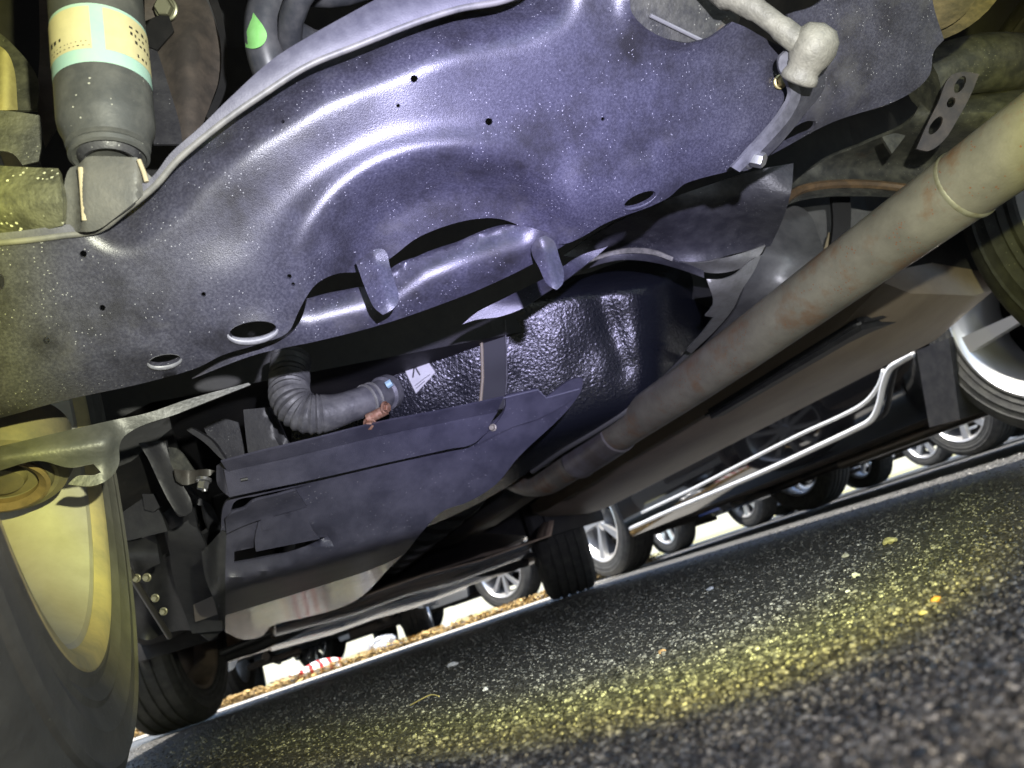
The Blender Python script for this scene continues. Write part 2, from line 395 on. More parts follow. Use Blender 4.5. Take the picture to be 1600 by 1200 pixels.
# ---- rear lower suspension arm -------------------------------------------------
ARMTOP = [(-40, 374), (0, 372), (94, 360), (150, 351), (190, 325), (238, 286), (266, 252), (312, 212), (360, 173), (400, 150), (478, 104), (556, 72), (650, 36), (712, 18), (806, 2), (840, -12)]
ARMBOT = [(-40, 662), (0, 653), (103, 625), (231, 597), (312, 573), (345, 556), (406, 537), (450, 519), (465, 490), (478, 465), (494, 444), (525, 428), (565, 424), (606, 406), (650, 373), (697, 353), (744, 342), (781, 342), (812, 353), (845, 372), (881, 381)]
ARMBOT2 = [(906, 372), (944, 350), (1044, 309), (1069, 288), (1087, 281), (1144, 266), (1194, 247), (1294, 194), (1425, 144), (1453, 116), (1459, 81), (1475, 62), (1458, 5), (1450, -90)]
ARMR = [(1330, -90), (1281, 3), (1231, 22), (1228, 76), (1194, 59), (1162, 41), (1144, 34), (1109, 59), (1075, 67), (1037, 59), (1006, 41), (987, 19), (984, -2), (980, -40), (985, -100), (890, -100)]
armP = dplane((.16, 1, .95), (.1, .53, .27))
RIDGE = [(120, 545), (260, 490), (400, 425), (520, 345)]
def arm_d(px, py):
    d = armP(px, py)
    e = math.hypot((px-725)/205, (py-425)/(172))
    if px < 725: e = math.hypot((px-725)/230, (py-425)/172)
    d += .022*(1-sstep(.70, 1.08, e))
    d -= .006*math.exp(-((e-1.14)/.15)**2)*sstep(950, 700, px)
    d -= .004*math.exp(-(poly_dist(px, py, RIDGE)/60)**2)
    q = poly_dist(px, py, ARMTOP[4:])
    if q < 80: d += .030*(1-q/80)**2
    q = poly_dist(px, py, ARMBOT2[:9])
    if q < 46: d += .010*(1-q/46)**2
    q = poly_dist(px, py, ARMR[3:13])
    if q < 34: d -= .006*(1-q/34)**2
    q = poly_dist(px, py, ARMBOT[:5])
    if q < 60: d += .012*(1-q/60)**2
    q = poly_dist(px, py, [(880, 375), (905, 312), (912, 281)])
    d -= .003*math.exp(-(q/26)**2)
    for cx, cy, s, hgt in ((1055, 228, 17, .003), (1095, 215, 14, .0025), (1000, 262, 18, .003), (1050, 260, 16, -.003), (1172, 215, 24, .004), (1010, 240, 12, -.003)):
        d -= hgt*math.exp(-((px-cx)**2+(py-cy)**2)/s**2)
    for cx, cy, s in ((395, 517, 60), (256, 563, 46), (1000, 312, 40)):
        d -= .004*math.exp(-(((px-cx)/s)**2+((py-cy)/(s*.5))**2))
    d += .0012*noise.noise(Vector((px/90, py/90, 1.7)))
    return d
HA, HB, HC = ell(395, 516, 37, 14, -8), ell(257, 562, 25, 8.5, -9), ell(1000, 312, 27, 9, -24)
dots = [(647, 123, 6), (764, 190, 6), (622, 165, 3), (130, 397, 6), (160, 481, 5), (73, 532, 6), (318, 460, 4), (442, 190, 3), (452, 432, 4), (458, 444, 3), (942, 186, 3)]
slot = [(1222, 217), (1236, 203), (1262, 189), (1275, 190), (1272, 200), (1250, 212), (1230, 222)]
arm = sheet('suspension_arm', ARMBOT+ARMBOT2+ARMR+ARMTOP[::-1], arm_d, ARM, car, [HA, HB, HC, slot, ell(-2, 441, 9, 14)]+[ell(x, y, r_, r_, 0, 8) for x, y, r_ in dots], step=11, thick=.0035, edge=7)
LIP = mat('lit_lip', (.17, .17, .19), .4, 0, (.10, .10, .12), 200)  # paler than the arm: the light on the lower lip is in the colour
def ring(name, cx, cy, a, b, rot, w, dz, r_, mat_, par):
    pts = [at(x, y, arm_d(x, y)-dz) for x, y in ell(cx, cy, a, b, rot, 32)]
    bm = bmesh.new(); P = pts+pts[:2]; rr = [r_*(.3+.8*max(0, math.sin(2*math.pi*(k % 32)/32+R(rot)*.5))**.7) for k in range(34)]; tube_bm(bm, P, rr, 8, False); bmesh.ops.recalc_face_normals(bm, faces=bm.faces)
    return link(name, from_bm(bm), mat_, par)
ring('hole_lip', 395, 517, 39, 16, -8, 0, -.001, .0026, LIP, arm); ring('hole_lip', 257, 563, 26, 10, -9, 0, -.001, .0022, LIP, arm); ring('hole_lip', 1000, 312, 28, 10, -24, 0, -.001, .0016, ARM, arm)
# walls of the drilled holes
for cx, cy, a_, b_, rot in ((395, 517, 38, 15, -8), (257, 563, 25, 9, -9)):
    P = ell(cx, cy, a_, b_, rot, 32); bm = bmesh.new(); A = []; B = []
    for x, y in P:
        p = at(x, y, arm_d(x, y)); A.append(bm.verts.new(p)); B.append(bm.verts.new(p+Vector((0, .010, .006))))
    for k in range(32): bm.faces.new((A[k], A[(k+1) % 32], B[(k+1) % 32], B[k]))
    link('hole_wall', from_bm(bm), ARM, arm)
# rolled upper flange
FL_OUT = [(-40, 366), (0, 364), (94, 352), (150, 343), (176, 327), (202, 299), (238, 276), (266, 240), (312, 199), (360, 152), (428, 91), (484, 56), (550, 19), (600, -8), (680, -50), (760, -95)]
FL_IN = [(-40, 380), (0, 379), (96, 368), (156, 358), (196, 328), (244, 288), (275, 252), (320, 213), (368, 176), (406, 150), (480, 103), (558, 71), (652, 34), (715, 14), (800, -4), (850, -40), (890, -95)]
def fl_d(px, py): return armP(px, py)-.014+.010*(poly_dist(px, py, FL_IN)/55)**2+.012*sstep(230, 120, px)
strip('upper_flange', FL_OUT, FL_IN, fl_d, mat('flange_paint', (.050, .049, .068), .55, 0, (.080, .079, .10), 90, .4, .65, .1, 900), arm, thick=.004, step=10, bev=.0012)
bm = bmesh.new(); P = [at(x, y, fl_d(x, y)+.001) for x, y in [(p.x, p.y) for p in smooth_line(FL_IN, 12)]]
tube_bm(bm, P, .0022, 8); bmesh.ops.recalc_face_normals(bm, faces=bm.faces); link('flange_edge', from_bm(bm), mat('pale_edge', (.15, .145, .135), .5, 0, (.08, .08, .08), 60), arm)  # paler line along the flange's inner edge
# lower shell behind the arched cut-out
SH = [(300, 592), (345, 566), (406, 545), (450, 525), (470, 500), (480, 468), (510, 460), (550, 451), (600, 438), (614, 422), (650, 403), (712, 380), (806, 352), (850, 362), (890, 378), (837, 410), (759, 448), (712, 467), (597, 507), (500, 532), (400, 554)]
def sh_d(px, py):
    t = vrot(px, py)
    q = poly_dist(px, py, [(480, 468), (600, 438), (650, 403), (712, 380), (806, 352)])
    return armP(px, py)+.030-.016*math.sin(math.pi*min(1, (q+8)/100)*.95)-.004*math.exp(-((px-690)/90)**2)
sheet('lower_shell', SH, sh_d, ARM, arm, step=9, thick=.003, edge=7)
# two pointed tabs
def tab(pts, tip, ridge, w):
    base_d = arm_d(*pts[0])
    f = lambda px, py: base_d-.013-.012*max(0, min(1, (py-pts[0][1])/80))-.004*(1-abs(min(1, poly_dist(px, py, ridge)/w)))
    sheet('tab', pts, f, ARM, arm, step=7, thick=.006, edge=6, bev=.001)
tab([(556, 410), (574, 396), (592, 388), (602, 392), (609, 415), (617, 440), (623, 462), (621, 475), (608, 487), (598, 492), (584, 480), (576, 464)], (598, 490), [(584, 396), (604, 470)], 30)
tab([(830, 388), (838, 374), (852, 368), (865, 376), (874, 402), (881, 425), (879, 444), (870, 453), (856, 445), (843, 420)], (870, 450), [(846, 374), (866, 446)], 20)
# worn patch under tab feet
# ---- stabiliser link, its strap and bolt ---------------------------------------
strapd = lambda px, py: armP(px, py)-.030+.016*sstep(1225, 1150, px)
def sd2(px, py): return strapd(px, py)+.020*max(0, min(1.4, (px-(1150+(266-py)*.52))/60))
sa = sheet('link_strap', [(1226, 86), (1240, 84), (1262, 104), (1290, 116), (1288, 138), (1264, 170), (1204, 240), (1168, 266), (1152, 268), (1146, 260), (1190, 216), (1228, 172), (1240, 147), (1232, 124), (1220, 103)], sd2, ARMD, arm, step=9, thick=.004, edge=6)
bm = bmesh.new(); L = [(1231, 84), (1224, 92), (1223, 104), (1236, 125), (1243, 147), (1231, 175), (1194, 219), (1150, 264)]
bm.free()
LA = [(1228, 80), (1218, 90), (1217, 106), (1229, 126), (1236, 146), (1224, 172), (1187, 216), (1143, 261)]; LB = [(1240, 84), (1231, 94), (1230, 103), (1243, 124), (1251, 147), (1239, 178), (1202, 223), (1156, 269)]
strip('strap_edge', LA, LB, lambda x, y: sd2(x, y)-.004, mat('grey_edge', (.13, .13, .145), .45, 0, (.08, .08, .09), 120), sa, thick=.004, step=5, edge=5)
hexbolt('bolt', at(1168, 246, sd2(1168, 246)+.006), IX*.75-IY*.35-FWD*.6, .0062, .014, ZINC, arm)
hexbolt('stud', at(1218, 128, armP(1218, 128)-.002), IX*.3-IY*.2-FWD*.9, .004, .006, mat('brass', (.6, .5, .25), .4, .6), arm)
ld = armP(1272, 75)-.045
GREYL = mat('pale_grey_casting', (.23, .22, .175), .6, .1, (.13, .125, .10), 60, .4, .65, .3, 500)
lk = tube('stabiliser_link', spline([at(930, -150, ld+.075), at(1085, -50, ld+.03), at(1150, -2, ld+.01), at(1180, 14, ld+.004), at(1215, 40, ld), at(1248, 66, ld-.002)], 6), [.0085]*5+[.0105]*2+[.013*.9]*5+[.0085]*7+[.0075]*6+[.0085]*6, GREYL, car, 14)
bm = bmesh.new(); c = at(1271, 74, ld-.002)
lathe_bm(bm, c, -IY*.75-IX*.25+FWD*.5, [(0, -.0165), (.010, -.014), (.0150, -.008), (.0165, 0), (.0155, .006), (.0125, .012), (.0115, .016), (.013, .019), (.0135, .023), (.010, .025), (0, .025)], 28)
bmesh.ops.recalc_face_normals(bm, faces=bm.faces); link('ball_joint', from_bm(bm), GREYL, lk)
# inner bush of the arm, top right
bp_ = at(1448, -28, .63); 
bs = lathe('arm_bush', bp_, -ray(1448, -28).normalized()*.62-IY*.78, [(0, .02), (.02, .022), (.036, .018), (.040, .008), (.056, .006), (.060, -.002), (.057, -.012), (.03, -.02), (.03, -.06), (0, -.06)], mat('rusty_bush', (.07, .06, .04), .55, 0, (.15, .12, .07), 60, .4, .65, .5, 120), car, 40)
nbk = sheet('notch_plate', [(965, -30), (1165, -30), (1150, 45), (1110, 85), (1040, 80), (985, 50)], lambda x, y: armP(x, y)+.055, SUBF, car, step=14, thick=.004)
tube('plate_highlight', [at(1016, 24, armP(1016, 24)+.052), at(1098, 64, armP(1098, 64)+.052)], .0016, mat('highlight_line', (.35, .35, .35), .3, .5), nbk, 8)  # bright thin tube stands for a highlight line on the plate
# ---- shock absorber -------------------------------------------------------------
s0, s1 = at(171, 240, .492), at(146, -50, .525); sax = (s1-s0).normalized(); SR = .0288
sl = (s1-s0).length
shock = lathe('shock_absorber', s0, sax, [(0, -.002), (.0215, -.002), (.0215, .002), (.0245, .0035), (.0255, .010), (.0280, .016), (SR, .022), (SR, sl*1.5), (0, sl*1.5)], SHOCK, car, 64, ang=28)
lathe('end_cap_ring', s0, sax, [(.0215, -.004), (.0235, -.003), (.0238, .0), (.0222, .002), (.0205, .002)], SHOCK, shock, 48, True)
lathe('end_cap', s0, sax, [(0, -.0015), (.012, -.0015), (.013, -.005), (.0155, -.006), (.0175, -.004), (.019, -.0015), (.02, 0), (0, .001)], ARMD, shock, 40)
# label: teal wrap with two cream panels, black print
def wrap(name, t0, t1, a0, a1, rr, material, parent, n=24):
    fx = (CAM-s0); fx = (fx-sax*fx.dot(sax)).normalized(); fy = sax.cross(fx)
    bm = bmesh.new(); A = []; B = []
    for k in range(n+1):
        a = R(a0+(a1-a0)*k/n); q = fx*math.cos(a)+fy*math.sin(a)
        A.append(bm.verts.new(s0+sax*t0+q*rr)); B.append(bm.verts.new(s0+sax*t1+q*rr))
    for k in range(n): bm.faces.new((A[k], A[k+1], B[k+1], B[k]))
    return link(name, from_bm(bm), material, parent)
T0, T1 = .046, .089
lab = wrap('label', T0, T1, -178, 178, SR+.0002, TEAL, shock, 60)
wrap('label_panel', T0+.0095, T1-.0025, -88, -9, SR+.0005, CREAM, lab); wrap('label_panel', T0+.0095, T1-.0025, 6, 88, SR+.0005, CREAM, lab)
rr_ = random.Random(5)
for a0, rows in ((-78, ((.0115, .0008, 5, 9), (.0145, .0008, 4, 10), (.019, .004, 9, 3))), (28, ((.0125, .0028, 6, 3), (.022, .0026, 7, 5), (.027, .0024, 6, 4), (.032, .0030, 8, 4)))):
    for t, hh, wd, n in rows:
        aa = a0+8+rr_.uniform(0, 10)
        for k in range(n):
            w_ = wd*rr_.uniform(.5, .9); wrap('print', T0+t, T0+t+hh*rr_.uniform(.5, 1), aa, aa+w_*.7, SR+.0007, INK, lab, 2); aa += w_+rr_.uniform(1.5, 4)
# ---- knuckle block and clevis under the shock -----------------------------------
kd = dplane((0, 1, .3), (0, .56, .3))
kb = sheet('knuckle_block', [(-40, 258), (0, 259), (60, 262), (91, 263), (97, 300), (99, 352), (60, 362), (0, 375), (-40, 380)], lambda x, y: .478-.014*math.cos((y-310)/50*1.3), mat('shiny_casting', (.07, .07, .05), .35, .2, (.15, .15, .10), 70, .4, .6, .6, 330, (.75, .75, .55), 260, .22), car, step=8, thick=.006)
sheet('clevis', [(101, 285), (110, 262), (122, 258), (134, 246), (160, 244), (214, 246), (228, 268), (246, 285), (215, 312), (180, 340), (150, 360), (103, 362)], lambda x, y: .462+.010*sstep(132, 118, x)+.012*sstep(212, 232, x)+.006*((y-300)/60)**2, mat('grey_casting', (.10, .10, .095), .5, .2, (.15, .145, .13), 60, .35, .7, .2, 400), kb, step=8, thick=.005)
tube('clevis_seam', [at(x, y, .4655) for x, y in ((126, 262), (129, 300), (132, 345))], .0016, BEIGE, kb, 8)
tube('clevis_edge', [at(x, y, .465) for x, y in ((217, 250), (225, 270), (229, 284))], .0014, BEIGE, kb, 8)
sheet('knuckle_arm', [(-20, 172), (20, 174), (62, 180), (66, 215), (60, 252), (35, 258), (20, 240), (-20, 235)], lambda x, y: kd(x, y)+.05, SUBF, kb, step=10)
# things high up behind the shock
hd = dplane((0, 1, 0), (0, .66, 0))
sheet('wheelhouse_plate', [(-30, 40), (0, 52), (25, 75), (50, 105), (60, 128), (58, 172), (-30, 172)], lambda x, y: hd(x, y)-.03, SUBF, car, step=12)
pl_ = sheet('lit_knuckle_strip', [(-30, 60), (8, 78), (20, 100), (28, 172), (-30, 172)], lambda x, y: hd(x, y)-.055-.008*math.cos((x-8)/9), mat('torchlit_strip', (.42, .38, .20), .5, 0, (.32, .28, .15), 30), car, step=7)  # knuckle piece; the torch's yellow light on it is put into the colour
pl_.name = 'lit_knuckle_strip'
bp2 = sheet('backing_plate', [(225, -30), (300, -30), (322, 0), (338, 40), (346, 80), (344, 115), (332, 155), (305, 210), (270, 225), (240, 210), (235, 120), (228, 60)], lambda x, y: hd(x, y)+.02+.012*math.sin(x/17)*sstep(0, 60, y), BROWN, car, step=9, thick=.004)
sheet('plate_flap', [(222, 35), (262, 18), (272, 48), (245, 78), (228, 70)], lambda x, y: hd(x, y)-.0, DARK, bp2, step=10)
sheet('plate_web', [(232, 75), (246, 80), (262, 130), (282, 200), (285, 225), (240, 225)], lambda x, y: hd(x, y)-.005, ARMD, bp2, step=10)
sheet('plate_rim', [(316, -30), (330, -30), (346, 20), (356, 90), (352, 140), (330, 190), (322, 182), (342, 130), (346, 85), (337, 30)], lambda x, y: hd(x, y)+.005, DARK, bp2, step=8, thick=.004)
hexbolt('bolt', at(261, 14, hd(261, 14)-.001), -FWD*.9-IY*.2, .0085, .012, mat('olive_zinc', (.30, .30, .20), .4, .5), bp2)
sheet('side_bracket', [(60, -30), (84, -30), (90, 60), (96, 180), (70, 230), (58, 170), (62, 80)], lambda x, y: hd(x, y)+.03, BROWN, car, step=12)
# ---- coil spring -----------------------------------------------------------------
sc = at(535, -62, .60); sp_ax = Vector((-.10, .0, 1)).normalized(); e1 = sp_ax.orthogonal().normalized(); e2 = sp_ax.cross(e1)
P = []
for k in range(0, 150):
    t = k/24*2*math.pi+1.0; P.append(sc+(e1*math.cos(t)+e2*math.sin(t))*.063+sp_ax*(.052*k/24-.075))
spr = tube('coil_spring', P, .0088, SPRING, car, 14)
# the mark of green paint sits on the coil's wire
cand = sorted(P, key=lambda p: (Vector(((p-CAM).dot(IX)/(p-CAM).dot(FWD)*FPX+800, 600-(p-CAM).dot(IY)/(p-CAM).dot(FWD)*FPX))-Vector((402, 45))).length)[0]
# lower coil tail curling down in front of the spring (with the green mark on it)
qd = .565
Lq = [(462, -60), (434, -22), (416, 15), (411, 50), (415, 85), (430, 125), (458, 165)]
co = tube('coil_tail', spline([at(x, y, qd+.02*((y-50)/120)**2) for x, y in Lq], 6), .0135, SPRING, spr, 16)
def lqx(y): return interp2([(b, a) for a, b in Lq], y)
def interp2(T, y):
    for (a, va), (b, vb) in zip(T[:-1], T[1:]):
        if a <= y <= b: return va+(vb-va)*(y-a)/(b-a)
    return T[0][1]
gp = sheet('paint_mark', [(389, 8), (396, 20), (412, 42), (417, 56), (410, 70), (396, 76), (384, 74), (382, 50), (384, 25)], lambda x, y: qd+.02*((y-50)/120)**2-.0035-math.sqrt(max(1e-6, .0139**2-min(.0134, abs((x-lqx(y))/FPX*qd))**2)), GREEN, spr, step=5, thick=.0004, edge=4)
# ---- second (front) lateral link with its bush ------------------------------------
l2 = dplane((0, 1, .1), (0, .63, .25))
lk2 = sheet('lateral_link', [(-40, 705), (0, 697), (94, 675), (169, 658), (231, 645), (290, 625), (388, 598), (392, 601), (281, 645), (194, 682), (187, 695), (186, 725), (174, 745), (147, 759), (106, 757), (120, 744), (148, 742), (158, 738), (146, 725), (110, 731), (60, 720), (0, 735), (-40, 745)], lambda x, y: l2(x, y)-.010*math.exp(-(poly_dist(x, y, [(0, 715), (110, 700), (170, 690)])/22)**2)+.008*sstep(160, 186, x)*sstep(640, 700, y), mat('link_paint', (.060, .062, .060), .45, .1, (.095, .095, .09), 50, .4, .7, .2, 300), car, step=8, thick=.004)
bo = at(2, 726, l2(6, 722)+.050); bax = -ray(6, 722).normalized()*.66-IY*.75
lathe('link_bush', bo, bax, [(0, .018), (.015, .018), (.018, .013), (.026, .013), (.029, .018), (.033, .020), (.036, .015), (.039, .016), (.046, .013), (.050, .003), (.050, -.03), (0, -.03)], BUSH, lk2, 48)
lathe('bush_ring', bo, bax, [(.025, .0195), (.030, .0235), (.033, .0225), (.032, .016), (.026, .014)], TAN, lk2, 48, True)

# ---- exhaust pipe -----------------------------------------------------------------
PX, PZ = .62, .262
P = spline([(PX+.02, .02, PZ+.02), (PX, .25, PZ+.003), (PX, .5, PZ), (PX, .8, PZ-.004), (PX, 1.1, PZ-.002), (PX, 1.35, PZ), (PX, 1.46, PZ+.004), (PX-.005, 1.56, PZ+.03), (PX-.012, 1.64, PZ+.08), (PX-.02, 1.70, PZ+.15)], 8)
pipe = tube('exhaust_pipe', P, .0305, PIPE, car, 36)
lathe('weld_ring', (PX, .405, PZ+.0005), (0, 1, 0), [(.0302, -.004), (.0316, -.002), (.0318, .001), (.0302, .004)], mat('weld', (.30, .29, .20), .45, .5, (.2, .18, .1), 90), pipe, 40)
lathe('sleeve', (PX, 1.19, PZ-.0030), (0, 1, 0), [(.0304, -.09), (.0328, -.087), (.0332, 0), (.0328, .078), (.0345, .083), (.0335, .09), (.0304, .094)], mat('smooth_steel', (.22, .21, .21), .35, .55, (.16, .14, .12), 18), pipe, 40)

# ---- fuel tank ---------------------------------------------------------------------
tk1 = dplane((.42, 1, .42), (.50, .97, .36)); tk2 = dplane((0, 0, 1), (0, 0, .262)); tk3 = dplane((-.75, 1, .1), (.72, .97, .36))
def tank_d(px, py):
    d = smax(smax(tk1(px, py), tk2(px, py), .05), tk1(px, py)+.28*max(0, (px-985)/150)**2, .03)
    d += .10*max(0, (470-py-(px-900)*.12)/60)**2
    d += .006*math.exp(-(poly_dist(px, py, [(915, 400), (945, 480), (975, 570)])/20)**2)
    d += .016*sstep(1040, 1075, px+(py-460)*.12)
    d += .003*noise.noise(Vector((px/60, py/60, 4)))
    return d
tank = sheet('fuel_tank', [(470, 560), (560, 500), (640, 455), (720, 440), (820, 445), (870, 432), (915, 418), (960, 408), (1010, 408), (1060, 420), (1100, 440), (1114, 470), (1110, 500), (1085, 540), (1040, 590), (990, 632), (935, 668), (880, 700), (830, 735), (790, 762), (720, 800), (640, 830), (520, 830), (470, 760), (455, 660)], tank_d, TANK, car, step=10, thick=.01)
tube('tank_seam', [at(x, y, tank_d(x, y)+.004) for x, y in [(p.x, p.y) for p in smooth_line([(1118, 478), (1108, 505), (1080, 545), (1035, 592), (985, 636), (930, 672), (880, 702), (832, 735)], 12)]], .006, mat('seam_plastic', (.07, .07, .065), .5), tank, 10)
stp = strip('tank_strap', [(750, 500), (753, 545), (754, 590), (751, 640)], [(788, 490), (791, 545), (792, 590), (789, 640)], lambda x, y: tank_d(x, y)-.006, mat('strap_black', (.008, .009, .010), .6), tank, thick=.003, step=8)
tube('strap_edge', [at(x, y, tank_d(x, y)-.008) for x, y in ((750, 505), (753, 545), (754, 590), (750, 640))], .0024, BEIGE, stp, 8)
tube('strap_edge', [at(x, y, tank_d(x, y)-.008) for x, y in ((789, 500), (791, 545), (792, 590), (788, 640))], .0013, RUBBER, stp, 8)
stk = sheet('sticker', [(622, 553), (650, 536), (661, 553), (680, 582), (650, 615), (636, 586)], lambda x, y: tank_d(x, y)-.0022, WHITEP, tank, step=6, thick=.0005, edge=10)
for L in ([(643, 557), (648, 572), (656, 586)], [(652, 562), (647, 575), (645, 590)], [(648, 603), (662, 592), (672, 585)], [(650, 607), (664, 595)]):
    tube('print', [at(x, y, tank_d(x, y)-.0032) for x, y in L], .0011 if len(L) == 3 and L[0][0] < 653 and L[0][1] < 600 else .0004, INK, stk, 6)
# filler hose, ribbed elbow
HD = .80
HL = [(455, 560, .84), (452, 595, .82), (455, 625, .80), (476, 645, .795), (512, 645, .80), (550, 634, .81), (582, 623, .825), (608, 612, .85)]
HP = spline([at(*p) for p in HL], 14); n = len(HP)
rad = []
for i in range(n):
    t = i/(n-1); base = .0205 if t < .5 else .0205-.004*sstep(.5, .7, t)
    rad.append(base+(.0012*math.sin(i*1.9) if t < .55 else 0)+(.003 if t > .93 else 0))
hose = tube('filler_hose', HP, rad, RUBBER, car, 28)
i0 = int(n*.83); axh = (HP[i0+1]-HP[i0-1]).normalized()
for k in (-.004, .004):
    lathe('hose_clamp', HP[i0]+axh*k, axh, [(.016, -.0012), (.0182, -.0012), (.0182, .0012), (.016, .0012)], ALU, hose, 36, True)
cs = at(590, 652, .80)
tube('clamp_screw', [at(574, 655, .80), at(604, 640, .80)], .0055, RUST, hose, 10); hexbolt('clamp_nut', at(578, 660, .80), -FWD-IY*.6, .005, .008, RUST, hose); hexbolt('clamp_nut', at(600, 637, .797), IX-FWD*.4, .005, .006, RUST, hose)
tube('hose_clip', [at(604, 602, .82), at(612, 597, .82)], .004, mat('blue_clip', (.30, .45, .50), .4), hose, 8)

# ---- moulded underbody cover ---------------------------------------------------------
cv1 = dplane((0, 1, 1), (0, .80, .28)); cv2 = dplane((0, -.024, 1), (0, 1.2, .172))
RIB1 = [(352, 906), (400, 895), (450, 884)]
def cov_d(px, py):
    d = smax(cv1(px, py), cv2(px, py), .028)
    d -= .006*math.exp(-(poly_dist(px, py, RIB1)/7)**2)
    d += .012*sstep(14, 4, poly_dist(px, py, [(380, 858), (510, 838)]))
    return d
COV = [(352, 786), (372, 772), (440, 757), (500, 745), (620, 720), (737, 693), (770, 662), (789, 640), (791, 619), (840, 609), (853, 622), (880, 615), (909, 590), (910, 603), (907, 613), (806, 719), (776, 756), (732, 784), (690, 800), (664, 826), (626, 872), (600, 892), (560, 905), (500, 925), (430, 952), (350, 985), (342, 955), (342, 880), (345, 830)]
cov = sheet('underbody_cover', COV, cov_d, PLASTIC, car, [[(360, 799), (367, 784), (400, 775), (450, 764), (492, 754), (462, 764), (428, 774), (394, 783), (382, 793)], [(366, 862), (395, 856), (450, 848), (512, 838), (470, 856), (400, 874), (366, 880)]], step=11, thick=.004, bev=.0008)
# raised channel along its upper edge
def ch(dz): return lambda x, y: cv1(x, y)-dz
cht = strip('cover_channel', [(346, 722), (400, 708), (500, 684), (587, 662), (700, 640), (787, 621)], [(356, 737), (400, 727), (500, 704), (587, 683), (700, 659), (776, 644)], lambda x, y: cv1(x, y)-.030-.012*min(1, poly_dist(x, y, [(356, 737), (500, 704), (776, 644)])/26), PLASTIC, cov, thick=.003, step=7, bev=.001)
strip('channel_face', [(350, 735), (400, 727), (500, 704), (587, 683), (700, 659), (778, 643)], [(358, 777), (400, 768), (500, 747), (600, 724), (700, 702), (742, 692)], lambda x, y: cv1(x, y)-.030, PLASTIC, cov, thick=.003, step=9, bev=.001)
sheet('channel_end', [(338, 728), (347, 721), (358, 740), (361, 778), (350, 770), (340, 758)], lambda x, y: cv1(x, y)-.027+.02*sstep(356, 338, x), PLASTIC, cov, step=6, thick=.003)
tube('channel_slot', [at(376, 750, cv1(376, 750)-.0315), at(387, 748, cv1(387, 748)-.0315)], .0016, INK, cov, 6)
# ledge with notched lip, below the channel
sheet('cover_ledge', [(352, 812), (362, 803), (384, 795), (395, 785), (430, 775), (462, 766), (470, 778), (480, 792), (430, 806), (424, 826), (410, 830), (407, 812), (380, 822), (354, 834)], lambda x, y: cv1(x, y)-.012-.020*sstep(815, 765, y+(x-400)*.25), PLASTIC, cov, step=7, thick=.003, bev=.0012)
sheet('ledge_lip', [(404, 815), (480, 792), (482, 815), (500, 842), (400, 862), (398, 845)], lambda x, y: cv1(x, y)-.010, PLASTIC, cov, step=8, thick=.003)
sheet('cover_tab', [(789, 640), (790, 618), (838, 607), (853, 621), (905, 590), (911, 592), (908, 611), (870, 640), (840, 655), (800, 668), (742, 697)], lambda x, y: cv1(x, y)-.006, PLASTIC, cov, step=9, thick=.003, bev=.001)
tube('tab_crease', [at(x, y, cv1(x, y)-.0065) for x, y in ((786, 622), (840, 609), (853, 622), (905, 608))], .0012, mat('plastic_edge', (.10, .10, .13), .4), cov, 6)
hexbolt('cover_screw', at(771, 668, cv1(771, 668)-.006), -FWD-IX*.5, .0032, .006, mat('dusty_screw', (.35, .32, .25), .5, .3), cov)
for L in ([(538, 771), (545, 770), (550, 769)], [(515, 770), (520, 768)], [(690, 760), (700, 757)], [(640, 840), (648, 838)]):
    pass
sheet('belly_panel', [(352, 962), (400, 947), (500, 916), (600, 882), (628, 868), (604, 892), (572, 926), (545, 944), (480, 964), (440, 973), (420, 981), (412, 992), (380, 999), (352, 988)], lambda x, y: cv2(x, y)-.004, mat('belly_reflection_tint', (.42, .31, .235), .13, 0, (.05, .05, .055), 9, .45, .6, .2, 90, stretch=(.4, 5, 1)), cov, step=12, thick=.004)  # brown and dark streaks paint the reflection of the sunlit ground
# left side wall and end lugs of the cover
sheet('cover_side_wall', [(345, 830), (354, 832), (352, 900), (353, 984), (345, 984), (335, 940), (320, 900), (315, 862), (332, 845)], lambda x, y: smax(cv1(x, y), cv2(x, y), .02)-.004+.05*sstep(345, 318, x), PLASTIC2, cov, step=8, thick=.004)
lg = tube('cover_lug', [at(372, 915, 1.12), at(384, 938, 1.15)], .008, mat('worn_lug', (.10, .085, .075), .45), cov, 12)
# ---- clutter left of the cover -----------------------------------------------------
def cd(v): return lambda x, y: v
clut = sheet('liner_bracket', [(216, 692), (238, 690), (258, 688), (264, 712), (270, 732), (288, 762), (300, 787), (299, 800), (290, 806), (278, 803), (266, 787), (246, 748), (231, 716)], lambda x, y: .86+.010*math.cos((x-y*.5)/14), PLASTIC2, car, step=7, thick=.006, bev=.001)
sheet('bracket_web', [(255, 700), (275, 700), (300, 730), (312, 748), (300, 760), (290, 758), (280, 740), (268, 735)], cd(.90), SUBF, clut, step=8)
strip('brace', [(291, 672), (320, 692), (347, 718)], [(298, 668), (330, 688), (356, 724)], cd(.83), PLASTIC2, car, thick=.010, step=6, bev=.001)
mb = sheet('metal_bracket', [(272, 733), (300, 735), (320, 733), (340, 736), (330, 742), (318, 748), (300, 756), (286, 758), (278, 752)], lambda x, y: .85+.01*math.sin(x/9), mat('bracket_steel', (.12, .115, .105), .45, .4, (.07, .06, .05), 60), car, step=6, thick=.003)
hexbolt('bolt', at(319, 748, .845), -IY-FWD*.5, .0062, .012, ZINC, mb); tube('stud', [at(318, 748, .845), at(320, 768, .842)], .003, ZINC, mb, 10)
sheet('stay_plate', [(380, 640), (424, 636), (436, 660), (452, 695), (420, 705), (388, 711), (384, 680)], lambda x, y: .87+.012*sstep(418, 424, x-(y-640)*.35), PLASTIC2, car, step=8, thick=.006)
